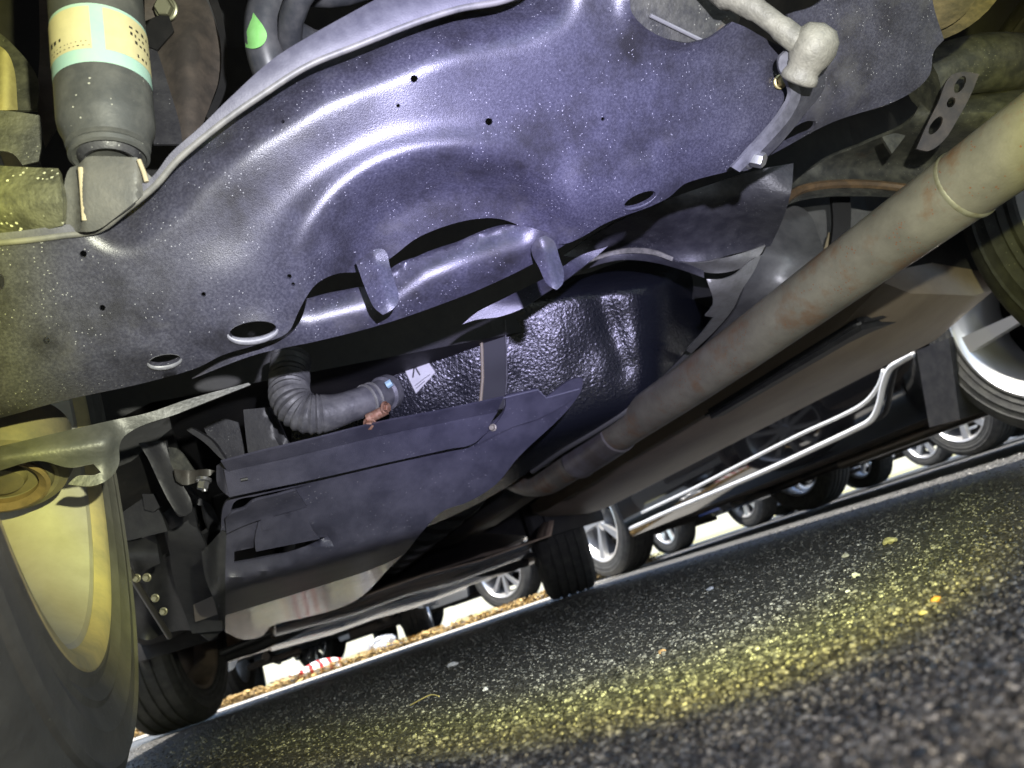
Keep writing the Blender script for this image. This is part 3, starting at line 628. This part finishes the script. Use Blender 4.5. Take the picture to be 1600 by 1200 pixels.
sheet('control_box', [(318, 668), (345, 654), (372, 660), (384, 712), (350, 718), (335, 700)], cd(.93), ARMD, car, step=10)
lin = sheet('wheel_liner', [(176, 690), (250, 700), (300, 770), (330, 790), (345, 830), (340, 900), (348, 985), (330, 1000), (296, 985), (258, 990), (230, 1000), (205, 990), (196, 900), (180, 780)], lambda x, y: 1.05+.25*sstep(760, 1000, y)+.02*math.sin(y/17)+.015*math.sin(x/13), PLASTIC2, car, [[(300, 788), (318, 790), (325, 830), (312, 838)], [(242, 835), (256, 830), (266, 868), (255, 872)]], step=10, thick=.006)
sheet('liner_rib', [(182, 780), (228, 772), (250, 800), (262, 830), (200, 845), (186, 830)], cd(1.0), PLASTIC2, lin, step=9, thick=.008, bev=.002)
sheet('liner_pocket', [(190, 845), (220, 840), (245, 850), (250, 880), (210, 900), (196, 880)], lambda x, y: 1.03-.02*math.cos((y-868)/18), PLASTIC2, lin, step=7, thick=.006)
sheet('liner_block', [(222, 772), (240, 772), (250, 792), (240, 800), (226, 796)], cd(.985), PLASTIC2, lin, step=7, thick=.010, bev=.002)
sheet('liner_wall', [(262, 830), (300, 810), (320, 850), (335, 920), (348, 985), (300, 990), (270, 900)], lambda x, y: 1.06+.2*sstep(830, 990, y), PLASTIC2, lin, step=10, thick=.006)
sheet('liner_recess', [(302, 945), (335, 930), (340, 960), (305, 972)], cd(1.2), mat('lit_pocket_tint', (.09, .075, .065), .4), lin, step=8)  # paler than the liner: light in the pocket is painted into the colour
tube('brake_line', spline([at(200, 890, 1.0), at(215, 915, 1.04), at(240, 955, 1.12), at(265, 995, 1.22)], 5), .0045, mat('steel_line', (.16, .15, .15), .4, .5), car, 10)
for x, y, d in ((230, 902, 1.02), (243, 934, 1.06), (214, 903, 1.02), (256, 955, 1.1)):
    hexbolt('clip', at(x, y, d), -FWD, .0042, .006, mat('clip_brass', (.35, .33, .22), .4, .4), lin)

# ---- heat shields, plates and cross member right of the tank ---------------------------
hs1 = lambda x, y: .98+.50*sstep(430, 690, y)+.10*max(0, (400-y)/80)+.012*math.cos((x+y-1640)/26)
hsh = sheet('heat_shield', [(1212, 345), (1226, 326), (1246, 322), (1266, 336), (1278, 365), (1288, 398), (1282, 420), (1262, 440), (1220, 475), (1160, 525), (1100, 575), (1040, 622), (980, 660), (920, 695), (870, 720), (850, 730), (846, 722), (900, 690), (960, 655), (1020, 612), (1075, 565), (1120, 520), (1145, 490), (1160, 458), (1172, 420), (1190, 400)], hs1, SHIELD, car, step=10, thick=.004)
sheet('shield_flange', [(1104, 436), (1130, 436), (1150, 428), (1172, 408), (1190, 398), (1178, 424), (1160, 452), (1146, 482), (1118, 516), (1080, 552), (1072, 548), (1098, 520), (1116, 496), (1102, 494), (1114, 478)], lambda x, y: hs1(x, y)-.035, ALU, hsh, step=8, thick=.003)
fs = lambda x, y: .88+.10*sstep(300, 400, y)+.012*math.sin((x-y)/40)
pl = sheet('floor_shield', [(880, 400), (920, 372), (1000, 330), (1110, 288), (1200, 262), (1240, 255), (1236, 300), (1222, 345), (1204, 384), (1150, 396), (1100, 408), (1062, 408), (1020, 398), (970, 392), (920, 402)], fs, ARMD, car, step=10, thick=.003)
sheet('shield_lip', [(1062, 410), (1100, 410), (1150, 398), (1196, 384), (1188, 398), (1172, 412), (1150, 422), (1120, 427), (1096, 424)], lambda x, y: fs(x, y)-.004+.03*sstep(400, 428, y), ALU, pl, step=7, thick=.003)
strip('shield_flange_edge', [(905, 412), (935, 398), (975, 389), (1020, 391), (1052, 402)], [(905, 418), (938, 404), (976, 396), (1020, 398), (1050, 408)], lambda x, y: fs(x, y)-.015, mat('pale_flange', (.25, .24, .20), .5, 0, (.12, .12, .1), 120), pl, thick=.002, step=6)
strip('shield_rim', [(905, 416), (938, 402), (976, 395), (1020, 398), (1060, 409), (1100, 424)], [(908, 424), (940, 412), (976, 406), (1020, 410), (1060, 420), (1100, 434)], lambda x, y: fs(x, y)-.010+.02*sstep(400, 430, y), ARMD, pl, thick=.002, step=6)
sheet('shield_tongue', [(722, 507), (742, 500), (780, 495), (820, 480), (846, 462), (880, 440), (930, 402), (950, 385), (905, 400), (860, 430), (830, 445), (780, 470), (745, 488)], lambda x, y: .80+.02*sstep(480, 400, y), ARM, pl, step=8, thick=.002)
cm = lambda x, y: 1.0+.06*math.cos((y-270)/30)+.02*math.sin(x/70)
cross = sheet('cross_member', [(1205, 330), (1240, 285), (1290, 250), (1350, 225), (1420, 190), (1450, 130), (1620, 120), (1620, 260), (1560, 255), (1480, 262), (1420, 300), (1350, 302), (1290, 303), (1240, 312)], cm, SUBF, car, step=14, thick=.005)
tube('member_flange', spline([at(x, y, cm(x, y)-.01) for x, y in ((1220, 318), (1250, 297), (1300, 288), (1370, 289), (1440, 298))], 5), .006, mat('rusty_flange', (.09, .06, .035), .55, 0, (.16, .10, .05), 60), cross, 8)
sheet('strap_plate', [(1432, 232), (1446, 200), (1466, 160), (1486, 118), (1508, 112), (1530, 116), (1516, 150), (1494, 190), (1476, 218), (1450, 236)], lambda x, y: .84, mat('perforated_steel', (.05, .045, .048), .45, .3, (.09, .075, .07), 60), cross, [ell(1500, 132, 15, 7, -60), ell(1486, 160, 9, 6, -60), ell(1462, 196, 17, 7, -55)], step=8, thick=.004)
sheet('triangle_gusset', [(1378, 214), (1400, 208), (1415, 212), (1394, 240)], lambda x, y: .9, SUBF, cross, step=8, thick=.006)
tube('body_rail', spline([at(1440, 130, .95), at(1500, 105, .95), at(1560, 98, .96), at(1640, 105, 1.0)], 6), [.035]*19, SUBF, car, 16)
sheet('hanger_bar', [(1298, 295), (1326, 290), (1330, 330), (1322, 420), (1290, 430), (1302, 350)], cd(1.15), DARK, car, step=10, thick=.01)
sheet('floor_panel', [(1250, 325), (1300, 320), (1360, 330), (1400, 330), (1380, 360), (1300, 420), (1270, 390)], cd(1.3), SHIELD, car, step=12, thick=.004)
tube('brake_hose', [at(1300, 365, 1.2), at(1290, 400, 1.2)], .006, BEIGE, car, 8)

# ---- floor pan, sills, front sub-assembly, body shell -------------------------------------
def body_loft(me_name, st, half, material, parent, floor_in):
    """st: list of (y, zfloor, zlow, belt, roofhalf, top); cross sections lofted to a closed shell (x measured from the centre line)"""
    bm = bmesh.new(); rings = []
    for y, zf, zl, belt, rh, top, hw in st:
        pts = [(0, zf), (floor_in, zf), (floor_in+.002, max(zf, zl+.0)), (hw-.06, zl+.01), (hw-.03, zl), (hw-.012, zl+.10), (hw, (zl+belt)/2), (hw-.015, belt-.06), (hw-.05, belt), (rh, top-.03), (rh-.10, top), (0, top+.01)]
        full = [(x, z) for x, z in pts]+[(-x, z) for x, z in pts[-2:0:-1]]
        rings.append([bm.verts.new((x, y, z)) for x, z in full])
    n = len(rings[0])
    for a, b in zip(rings[:-1], rings[1:]):
        for k in range(n): bm.faces.new((a[k], a[(k+1) % n], b[(k+1) % n], b[k]))
    bm.faces.new(rings[0]); bm.faces.new(rings[-1][::-1]); bmesh.ops.recalc_face_normals(bm, faces=bm.faces)
    bm.faces.ensure_lookup_table()
    me = sharp(from_bm(bm), 32); me.materials.append(material); me.materials.append(DARK); ns = n*(len(rings)-1)
    for i, p in enumerate(me.polygons):
        if i < ns and (i % n) in (0, 1, 2, n-1, n-2, n-3): p.material_index = 1
    return link('body', me, None, parent, False)
def interp(T, y):
    for (a, va), (b, vb) in zip(T[:-1], T[1:]):
        if a <= y <= b: return va+(vb-va)*(y-a)/(b-a) if b > a else va
    return T[-1][1] if y > T[-1][0] else T[0][1]
def stations(L0, L1, wheels, Rw, zb, zf, H, kind='suv'):
    """profile along the car, front towards +y"""
    out = []; n = int((L1-L0)/.06); Lr = L1-L0
    for i in range(n+1):
        y = L0+Lr*i/n; u = (y-L0)/Lr
        if kind == 'suv':
            top = interp([(0, H*.62), (.02, H*.70), (.10, H*.97), (.30, H), (.52, H*.985), (.60, H*.90), (.70, H*.655), (.75, H*.62), (.94, H*.54), (.985, H*.46), (1, H*.36)], u)
        else:
            top = interp([(0, H*.55), (.03, H*.64), (.14, H*.70), (.17, H*.72), (.30, H*.96), (.45, H), (.55, H*.95), (.68, H*.68), (.74, H*.63), (.94, H*.52), (.985, H*.44), (1, H*.34)], u)
        belt = min(top-.02, H*.60); rh = .56 if top > H*.72 else .72
        hw = interp([(0, .80), (.04, .9), (.12, .925), (.85, .925), (.95, .86), (1, .70)], u)
        zl = zb+.06*(u < .04)
        for yw in wheels:
            ra = Rw+.05
            if abs(y-yw) < ra: zl = max(zl, Rw+math.sqrt(ra*ra-(y-yw)**2)*.98)
        out.append((y, zf(y) if callable(zf) else zf, zl, max(belt, zl+.06), min(rh, hw-.12), max(top, zl+.12), hw))
    return out
PAINT = mat('dark_grey_car_paint', (.03, .032, .036), .25, .3, coat=.6)
zf_own = lambda y: interp([(-2.5, .60), (-1.95, .60), (-1.85, .90), (-1.15, .90), (-1.02, .42), (.75, .40), (.9, .42), (1.9, .42), (2.1, .34)], y)
zl_fix = stations(-2.28, 2.24, (YR-2.0, YF-2.0), TR, .33, zf_own, 1.66)
body_loft('body', zl_fix, .925, PAINT, car, .615)
# right-hand and left-hand sill panels
SILL = mat('sill_paint', (.33, .265, .20), .40, .0, (.24, .19, .145), 12, .4, .7, .15, 200, stretch=(1, .25, 1))
for sx_, nm in ((1, 'sill'), (-1, 'sill')):
    xo = CX+sx_*.86; xi = CX+sx_*.60
    bm = bmesh.new(); ys = [.98+(2.98-.98)*k/24 for k in range(25)]; rg = []
    for y in ys:
        e = .035*sstep(1.15, .98, y)+.02*sstep(2.85, 2.98, y)
        rg.append([bm.verts.new((x, y, z)) for x, z in ((xi, .40), (xi, .345+e), (xi+sx_*.05, .315+e), (xo-sx_*.06, .285+e), (xo, .288+e), (xo+sx_*.012, .30+e), (xo+sx_*.03, .40))])
    for a, b in zip(rg[:-1], rg[1:]):
        for k in range(6): bm.faces.new((a[k], a[k+1], b[k+1], b[k]))
    bm.faces.new(rg[0]); bm.faces.new(rg[-1][::-1]); bmesh.ops.recalc_face_normals(bm, faces=bm.faces)
    s_ = link(nm, sharp(from_bm(bm), 40), SILL if sx_ > 0 else DARK, car)
    if sx_ > 0:
        bm = bmesh.new()
        P = [(xi+.01, y, .348+.01*math.sin(y*5)) for y in (1.05, 1.2, 1.35, 1.5)]
        box_bm(bm, (xi-.02, 1.05, .325), (xi+.10, 1.62, .35)); bmesh.ops.bevel(bm, geom=list(bm.edges), offset=.015, segments=3, affect='EDGES')
        link('sill_plate', sharp(from_bm(bm), 40), PLASTIC2, s_)
# centre floor: long stiffening beams and under covers
for x, w_, z, y0, y1, mt_ in ((.93, .10, .35, .95, 2.9, DARK), (.05, .11, .33, 1.5, 2.9, DARK), (.78, .14, .335, 1.7, 3.0, PLASTIC2), (.30, .34, .30, 1.55, 2.9, PLASTIC2)):
    box('floor_beam', (x-w_/2, y0, z), (x+w_/2, y1, z+.08), mt_, car, .012)
for k in range(7):
    y = 1.75+k*.17; lathe('tunnel_rib', (.52, y, .36), (0, 1, 0), [(.05, -.03), (.085, -.02), (.09, .02), (.05, .03)], DARK, car, 24)
ucm = mat('undercover_bounce_tint', (.44, .34, .26), .22, 0, (.045, .042, .04), 7, .42, .62, .25, 60, stretch=(.5, 3, 1))  # tan with dark patches: light bounced off the sunlit ground, put into the colour
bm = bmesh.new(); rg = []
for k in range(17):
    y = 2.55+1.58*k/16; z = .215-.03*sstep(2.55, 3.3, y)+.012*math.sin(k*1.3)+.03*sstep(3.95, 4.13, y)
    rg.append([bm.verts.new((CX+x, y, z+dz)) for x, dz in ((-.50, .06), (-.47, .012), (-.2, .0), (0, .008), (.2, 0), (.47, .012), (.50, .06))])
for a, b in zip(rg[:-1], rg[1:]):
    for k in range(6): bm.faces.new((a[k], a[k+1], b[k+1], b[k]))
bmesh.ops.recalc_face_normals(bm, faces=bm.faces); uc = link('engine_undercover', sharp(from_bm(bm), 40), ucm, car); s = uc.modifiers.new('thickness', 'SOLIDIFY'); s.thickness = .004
box('front_crossmember', (CX-.42, 3.15, .20), (CX+.42, 3.27, .27), DARK, car, .02)
bm = bmesh.new(); rg = []
for k in range(21):
    t = -1+2*k/20; y = 4.20-.22*abs(t)**2.6; x = CX+.88*t
    rg.append([bm.verts.new((x, y+dy, z)) for dy, z in ((-.28, .25), (-.22, .215), (-.02, .205), (0, .225), (.02, .34), (.03, .52), (-.02, .60))])
for a, b in zip(rg[:-1], rg[1:]):
    for k in range(6): bm.faces.new((a[k], a[k+1], b[k+1], b[k]))
bmesh.ops.recalc_face_normals(bm, faces=bm.faces); fb = link('front_bumper', sharp(from_bm(bm), 40), SILL, car); s = fb.modifiers.new('thickness', 'SOLIDIFY'); s.thickness = .006
for sx_ in (-1, 1):
    tube('front_lower_arm', spline([(CX+sx_*.34, 3.18, .23), (CX+sx_*.5, 3.26, .205), (CX+sx_*.64, 3.35, .20)], 5), [.03]*4+[.024]*4+[.02]*3, DARK, car, 12)
    tube('tie_rod', [(CX+sx_*.32, 3.10, .24), (CX+sx_*.66, 3.22, .215)], .011, mat('tie_rod_paint', (.03, .03, .03), .4), car, 10)
    box('air_deflector', (CX+sx_*.78-.13, 3.0, .255), (CX+sx_*.78+.13, 3.02, .36), DARK, car, .004)

# ---- wheels -----------------------------------------------------------------------------
def tyre_profile(Rt, Rr, W):
    h = W/2; p = [(Rr-.008, h*.80), (Rr+.004, h*.93), (Rr+.012, h*.96), (Rr+.02, h*.94), (Rr+.026, h*.965), (Rr+.030, h*.985), (Rr+.034, h*.97), ((Rt+Rr)/2-.01, h*1.0), ((Rt+Rr)/2-.006, h*1.02), ((Rt+Rr)/2, h*1.005), ((Rt+Rr)/2+.012, h*1.01), ((Rt+Rr)/2+.016, h*1.03), ((Rt+Rr)/2+.020, h*1.01), (Rt-.035, h*.985), (Rt-.026, h*.97), (Rt-.016, h*.92), (Rt-.006, h*.82)]
    tread = []; g = .007
    for c in (.52, .18, -.18, -.52):
        tread += [(Rt-.002, h*(c+.055)), (Rt-.002-g, h*(c+.045)), (Rt-.002-g, h*(c-.045)), (Rt-.002, h*(c-.055))]
    return p+tread+[(r_, -t) for r_, t in p[::-1]]
def make_wheel(parent, loc, rz, Rt=.335, W=.225, Rr=.222, spokes=10, rim=None, tyre=None, barrel=None, twin=False, seg=72, detail=True, phase=0):
    """wheel with its outer face towards local +x"""
    rim = rim or RIM; tyre = tyre or TYRE; h = W/2
    bm = bmesh.new(); ax = Vector((1, 0, 0))
    lathe_bm(bm, (0, 0, 0), ax, [(Rr+.010, h*.86), (Rr+.012, h*.95), (Rr+.004, h*.97), (Rr-.006, h*.88), (Rr-.018, h*.55), (Rr-.035, h*.2), (Rr-.03, -h*.6), (Rr-.012, -h*.85), (Rr+.010, -h*.93), (Rr+.012, -h*.86)], seg)
    for k in range(spokes):
        for off in ((-.055, .055) if twin else (0,)):
            a = 2*math.pi*k/spokes+off+phase; M = Matrix.Rotation(a, 4, 'X'); wd = .016 if spokes > 7 else .030
            if twin: wd = .012
            vs = box_bm(bm, (h*.38, -wd, .03), (h*.72, wd, Rr-.004))
            for v in vs:
                if v.co.z > .1: v.co.x += h*.12; v.co.y *= 1.1
                else: v.co.y *= .8
                v.co = M @ v.co
    lathe_bm(bm, (0, 0, 0), ax, [(0, h*.75), (.028, h*.75), (.034, h*.70), (.06, h*.62), (.066, h*.3), (.066, -.01), (0, -.01)], 32)
    bmesh.ops.recalc_face_normals(bm, faces=bm.faces)
    wm = sharp(from_bm(bm), 30); wo = link('wheel', wm, barrel or rim, parent, False); wo.location = loc; wo.rotation_euler.z = rz
    bm = bmesh.new(); lathe_bm(bm, (0, 0, 0), ax, tyre_profile(Rt, Rr, W), seg); bmesh.ops.recalc_face_normals(bm, faces=bm.faces)
    to = link('tyre', sharp(from_bm(bm), 25), tyre, wo, False)
    if detail:
        bm = bmesh.new(); lathe_bm(bm, (0, 0, 0), ax, [(.05, -.02), (.155, -.02), (.155, -.034), (.05, -.034)], 40, True); bmesh.ops.recalc_face_normals(bm, faces=bm.faces)
        link('brake_disc', from_bm(bm, False), mat('disc_iron', (.10, .08, .065), .5, .6), wo, False)
    return wo
SXR = -.775                                # rear-left wheel centre, from the car's centre line
wl = make_wheel(car, (SXR, YR-1.94, TR), math.pi, barrel=RIMB, tyre=TYREN, seg=96)
lathe('rim_lip', (0, 0, 0), (1, 0, 0), [(.214, -.098), (.222, -.106), (.231, -.108), (.236, -.105), (.234, -.098)], mat('dusty_rim_lip', (.58, .50, .26), .5, 0, (.40, .36, .22), 30), wl, 96, True, False)
make_wheel(car, (-SXR, YR-2.0, TR), 0)
make_wheel(car, (SXR-.06, YF-2.0, TR), math.pi-R(17), barrel=mat('brown_barrel', (.22, .17, .13), .5, .2, (.12, .10, .08), 10)); make_wheel(car, (-SXR+.04, YF-2.0, TR), -R(19))

# ================================================================== OTHER CARS
GLASS = mat('dark_car_glass', (.02, .022, .024), .08, 0, coat=.5)
UNDER = mat('far_underbody', (.03, .028, .026), .6, 0, (.07, .055, .045), 5)
def other_car(name, label, paint, loc, rz, wb=2.7, Rw=.335, zb=.24, H=1.55, kind='sedan', spokes=10, rim=None, steer=0, track=.79, twin=False, front_over=.9, rear_over=.95, phase=.35):
    t = thing(name, label, 'car', loc, rz, 'other cars parked around')
    st = stations(-wb/2-rear_over, wb/2+front_over, (-wb/2, wb/2), Rw, zb, zb+.06, H, kind)
    body_loft('body', st, .925, paint, t, .60)
    # glasshouse panes standing just proud of the body
    L0 = -wb/2-rear_over; Ln = wb+rear_over+front_over
    for sx_ in (-1, 1):
        bm = bmesh.new(); a = []; b = []
        for u in (.16, .25, .35, .45, .53):
            y = L0+Ln*u; k = min(st, key=lambda q: abs(q[0]-y)); z0 = k[3]+.02; z1 = k[5]-.07; hw0 = k[6]-.046; rh = k[4]
            f = lambda z: hw0+(rh-hw0)*(z-k[3])/(k[5]-.03-k[3])
            a.append(bm.verts.new((sx_*(f(z0)+.006), y, z0))); b.append(bm.verts.new((sx_*(f(z1)+.006), y, z1)))
        for i in range(4): bm.faces.new((a[i], a[i+1], b[i+1], b[i]))
        o = link('side_window', from_bm(bm, False), GLASS, t, False); q = o.modifiers.new('thickness', 'SOLIDIFY'); q.thickness = .004; q.offset = 0
    # grille and lamps at the nose
    yn = wb/2+front_over
    box('grille', (-.34, yn-.03, zb+.16), (.34, yn+.012, zb+.30), DARK, t, .01, False)
    for sx_ in (-1, 1):
        box('headlight', (sx_*.52-.13, yn-.10, zb+.32), (sx_*.52+.13, yn-.005, zb+.41), mat('lamp_lens', (.6, .6, .6), .1, .2), t, .02, False)
        box('tail_light', (sx_*.66-.12, L0-.01, zb+.50), (sx_*.66+.12, L0+.05, zb+.64), mat('red_lens', (.35, .02, .02), .15), t, .02, False)
        box('axle_arm', (sx_*.20, wb/2-.05, .19), (sx_*(track-.12), wb/2+.03, .24), UNDER, t, .015, False)
        tube('underbody_rail', [(sx_*.45, L0+.4, zb+.03), (sx_*.45, -L0-.5, zb+.03)], .03, UNDER, t, 10, False)
        for yw in (-wb/2, wb/2):
            make_wheel(t, (sx_*track, yw, Rw), (0 if sx_ > 0 else math.pi)+(steer if yw > 0 else 0), Rw, .225, Rw-.115, spokes, rim, None, None, twin, 56, False, phase)
    tube('exhaust', [(.25, L0+.3, zb+.01), (.25, .6, zb+.01)], .03, mat('far_exhaust', (.22, .19, .16), .4, .6), t, 12, False)
    return t
def azpos(px, dist):
    py = 1085-.335*(px-365); r = ray(px, py); r = Vector((r.x, r.y, 0)).normalized(); return r*dist
BLACKP = mat('gloss_black_paint', (.006, .006, .007), .06, 0, coat=1)
SILVER = mat('silver_paint', (.50, .51, .52), .28, .6, coat=.6)
WHITEPAINT = mat('white_paint', (.72, .72, .70), .2, 0, coat=.7)
GREYP = mat('grey_paint', (.12, .125, .13), .25, .5, coat=.6)
REDP = mat('dark_blue_paint', (.02, .03, .08), .2, .3, coat=.7)
nb = other_car('parked_car', 'gloss black car with bright chrome strips along its lower doors, parked alongside', BLACKP, (3.05, 2.97, 0), R(-.9), wb=3.18, steer=R(7), Rw=.355, zb=.19, H=1.72, kind='suv', spokes=5, track=.80, twin=True)
CHROME = mat('satin_trim', (.85, .85, .85), .32, .35)
def side(px, py, x=2.098): return on(px, py, 0, x)
for L in ([(985, 826), (1050, 797), (1120, 768), (1200, 734), (1280, 697), (1335, 671), (1362, 655), (1374, 630), (1380, 602), (1390, 577), (1408, 564), (1427, 553)], [(1003, 801), (1080, 765), (1160, 724), (1250, 679), (1310, 652), (1350, 630), (1372, 604), (1381, 578)]):
    bm = bmesh.new(); tube_bm(bm, spline([side(x, y) for x, y in L], 5), .0105 if L[0][1] > 810 else .007, 10); bmesh.ops.recalc_face_normals(bm, faces=bm.faces)
    link('chrome_strip', from_bm(bm), CHROME, nb)
bm = bmesh.new(); P = [side(x, y, 2.10) for x, y in ((1432, 548), (1482, 528), (1500, 655), (1452, 668))]
vs = [bm.verts.new(p) for p in P]+[bm.verts.new(p+Vector((.20, 0, 0))) for p in P]
for f in ((0, 1, 2, 3), (7, 6, 5, 4), (0, 4, 5, 1), (1, 5, 6, 2), (2, 6, 7, 3), (3, 7, 4, 0)): bm.faces.new([vs[k] for k in f])
bmesh.ops.recalc_face_normals(bm, faces=bm.faces); link('mud_flap', from_bm(bm, False), PLASTIC2, nb)
other_car('parked_sedan', 'dark sedan added in the bay beside the rear wheel to shade the ground', GREYP, (-1.75, 2.9, 0), R(0), wb=2.7, kind='sedan', spokes=7)  # added car, there only to shade the ground between the wheels
# cars of the next bays beyond the black one
other_car('parked_sedan', 'silver sedan standing beyond the gloss black car', SILVER, (4.90+.80, 5.32, 0), R(0), wb=2.7, kind='sedan', spokes=7, rim=RIM, twin=True)
other_car('parked_sedan', 'white sedan standing beyond the silver one', WHITEPAINT, (7.6+.8, 8.2, 0), R(2), wb=2.7, kind='sedan', spokes=6)
# facing row
p1 = azpos(367, 6.7); p2 = azpos(657, 6.75); cB = (p1+p2)/2; dirB = (p2-p1).normalized()
rzB = math.atan2(dirB.y, dirB.x)+math.pi
fwdB = Vector((-math.sin(rzB), math.cos(rzB), 0)); c = cB-fwdB*1.35
other_car('parked_suv', 'dark grey car of the facing row with litter lying before it', GREYP, (c.x, c.y, 0), rzB, wb=2.7, kind='suv', zb=.21, H=1.68, spokes=10, steer=R(-12), track=(p2-p1).length/2)
p3 = azpos(806, 7.1); al = R(34); f3 = Vector((math.sin(al), -math.cos(al), 0)); rz3 = math.atan2(-f3.x, f3.y); r3 = Vector((f3.y, -f3.x, 0))
c = p3-f3*1.35-r3*.79
other_car('parked_hatchback', 'pale silver car with multi-spoke wheels parked aslant in the facing row', SILVER, (c.x, c.y, 0), rz3, wb=2.7, kind='suv', zb=.22, H=1.5, spokes=9)
pE = azpos(1052, 8.8)
other_car('parked_suv', 'dark blue car in the facing row beyond the black car\'s nose', REDP, (pE.x+.8, pE.y+1.35, 0), math.pi+R(2), wb=2.7, kind='suv', zb=.26, H=1.7, spokes=6)

# ================================================================== gutter, mulch, litter, lawn beyond
bm = bmesh.new(); a = [bm.verts.new(v) for v in ((-9, 4.42, .004), (3.0, 4.42, .004), (3.0, 5.5, .004), (-9, 5.5, .004))]; bm.faces.new(a)
tag(link('gutter', from_bm(bm, False), mat('concrete', (.42, .40, .36), .8, 0, (.34, .32, .28), 6, .4, .65, .3, 120)), 'pale sunlit concrete gutter strip in front of the parked cars', 'concrete', kind='structure')
bm = bmesh.new(); a = [bm.verts.new(v) for v in ((-60, 12.5, .004), (80, 12.5, .004), (80, 90, .004), (-60, 90, .004))]; bm.faces.new(a)
tag(link('lawn', from_bm(bm, False), mat('dry_lawn', (.30, .27, .13), .9, 0, (.20, .20, .08), 2)), 'dry yellow lawn beyond the car park', 'lawn', kind='structure')
V = []; F = []; rnd = random.Random(11)
for i in range(9000):
    t = rnd.random(); x = rnd.uniform(-2.2, 3.0); y = 5.36+abs(rnd.gauss(0, .16))+.02*math.sin(x*5)
    z = .005+rnd.random()**2*.05; s = rnd.uniform(.008, .026); a = rnd.uniform(0, 6.3); tl_ = rnd.uniform(-.7, .7); b0 = len(V)
    ux = Vector((math.cos(a), math.sin(a), tl_*.6))*s; uy = Vector((-math.sin(a), math.cos(a), rnd.uniform(-.5, .9)))*s*.45; c = Vector((x, y, z))
    for q in (c-ux, c-uy*1.0+Vector((0, 0, .003)), c+ux, c+uy): V.append(q[:])
    F.append((b0, b0+1, b0+2)); F.append((b0, b0+2, b0+3))
me = bpy.data.meshes.new('leaf_litter'); me.from_pydata(V, [], F); me.update()
tag(link('leaf_litter', me, mat('dry_leaves', (.40, .27, .10), .8, island=.6)), 'band of dry tan leaves and bark lying along the gutter', 'leaf litter', kind='stuff')
def crumple(name, px, dist, size, material, label, cat, z=.03):
    p = azpos(px, dist); bm = bmesh.new(); bmesh.ops.create_icosphere(bm, subdivisions=3, radius=1)
    off = Vector((px*.1, dist, 2))
    for v in bm.verts:
        k = 1+.35*noise.noise(v.co*1.8+off)+.15*noise.noise(v.co*5+off); v.co = Vector((v.co.x*size[0]*k, v.co.y*size[1]*k, v.co.z*size[2]*k))
    o = bpy.data.objects.new(name, from_bm(bm, False)); C.objects.link(o); o.data.materials.append(material); o.location = (p.x, p.y, size[2]*.8+.01); o.rotation_euler.z = .3
    tag(o, label, cat); return o
def stripes():
    mt = bpy.data.materials.new('striped_wrapper'); mt.use_nodes = True; t = mt.node_tree; b = t.nodes['Principled BSDF']; b.inputs['Roughness'].default_value = .35
    tcn = t.nodes.new('ShaderNodeTexCoord'); wv = t.nodes.new('ShaderNodeTexWave'); wv.inputs['Scale'].default_value = 4.5; wv.inputs['Distortion'].default_value = 1.5
    rp_ = t.nodes.new('ShaderNodeValToRGB'); rp_.color_ramp.elements[0].color = (.45, .03, .03, 1); rp_.color_ramp.elements[1].color = (.75, .75, .73, 1); rp_.color_ramp.elements[0].position = .3; rp_.color_ramp.elements[1].position = .38
    t.links.new(tcn.outputs['Object'], wv.inputs[0]); t.links.new(wv.outputs[0], rp_.inputs[0]); t.links.new(rp_.outputs[0], b.inputs['Base Color']); return mt
crumple('wrapper', 497, 5.55, (.19, .07, .045), stripes(), 'crumpled white wrapper with red stripes on the dry leaves', 'wrapper')
crumple('can', 597, 5.6, (.10, .06, .06), mat('dull_can', (.55, .56, .58), .3, .6), 'crushed silver can among the dry leaves', 'can')
crumple('paper_cup', 702, 5.65, (.055, .045, .04), mat('cup_white', (.75, .75, .72), .5), 'small white paper cup lying on the dry leaves', 'cup')
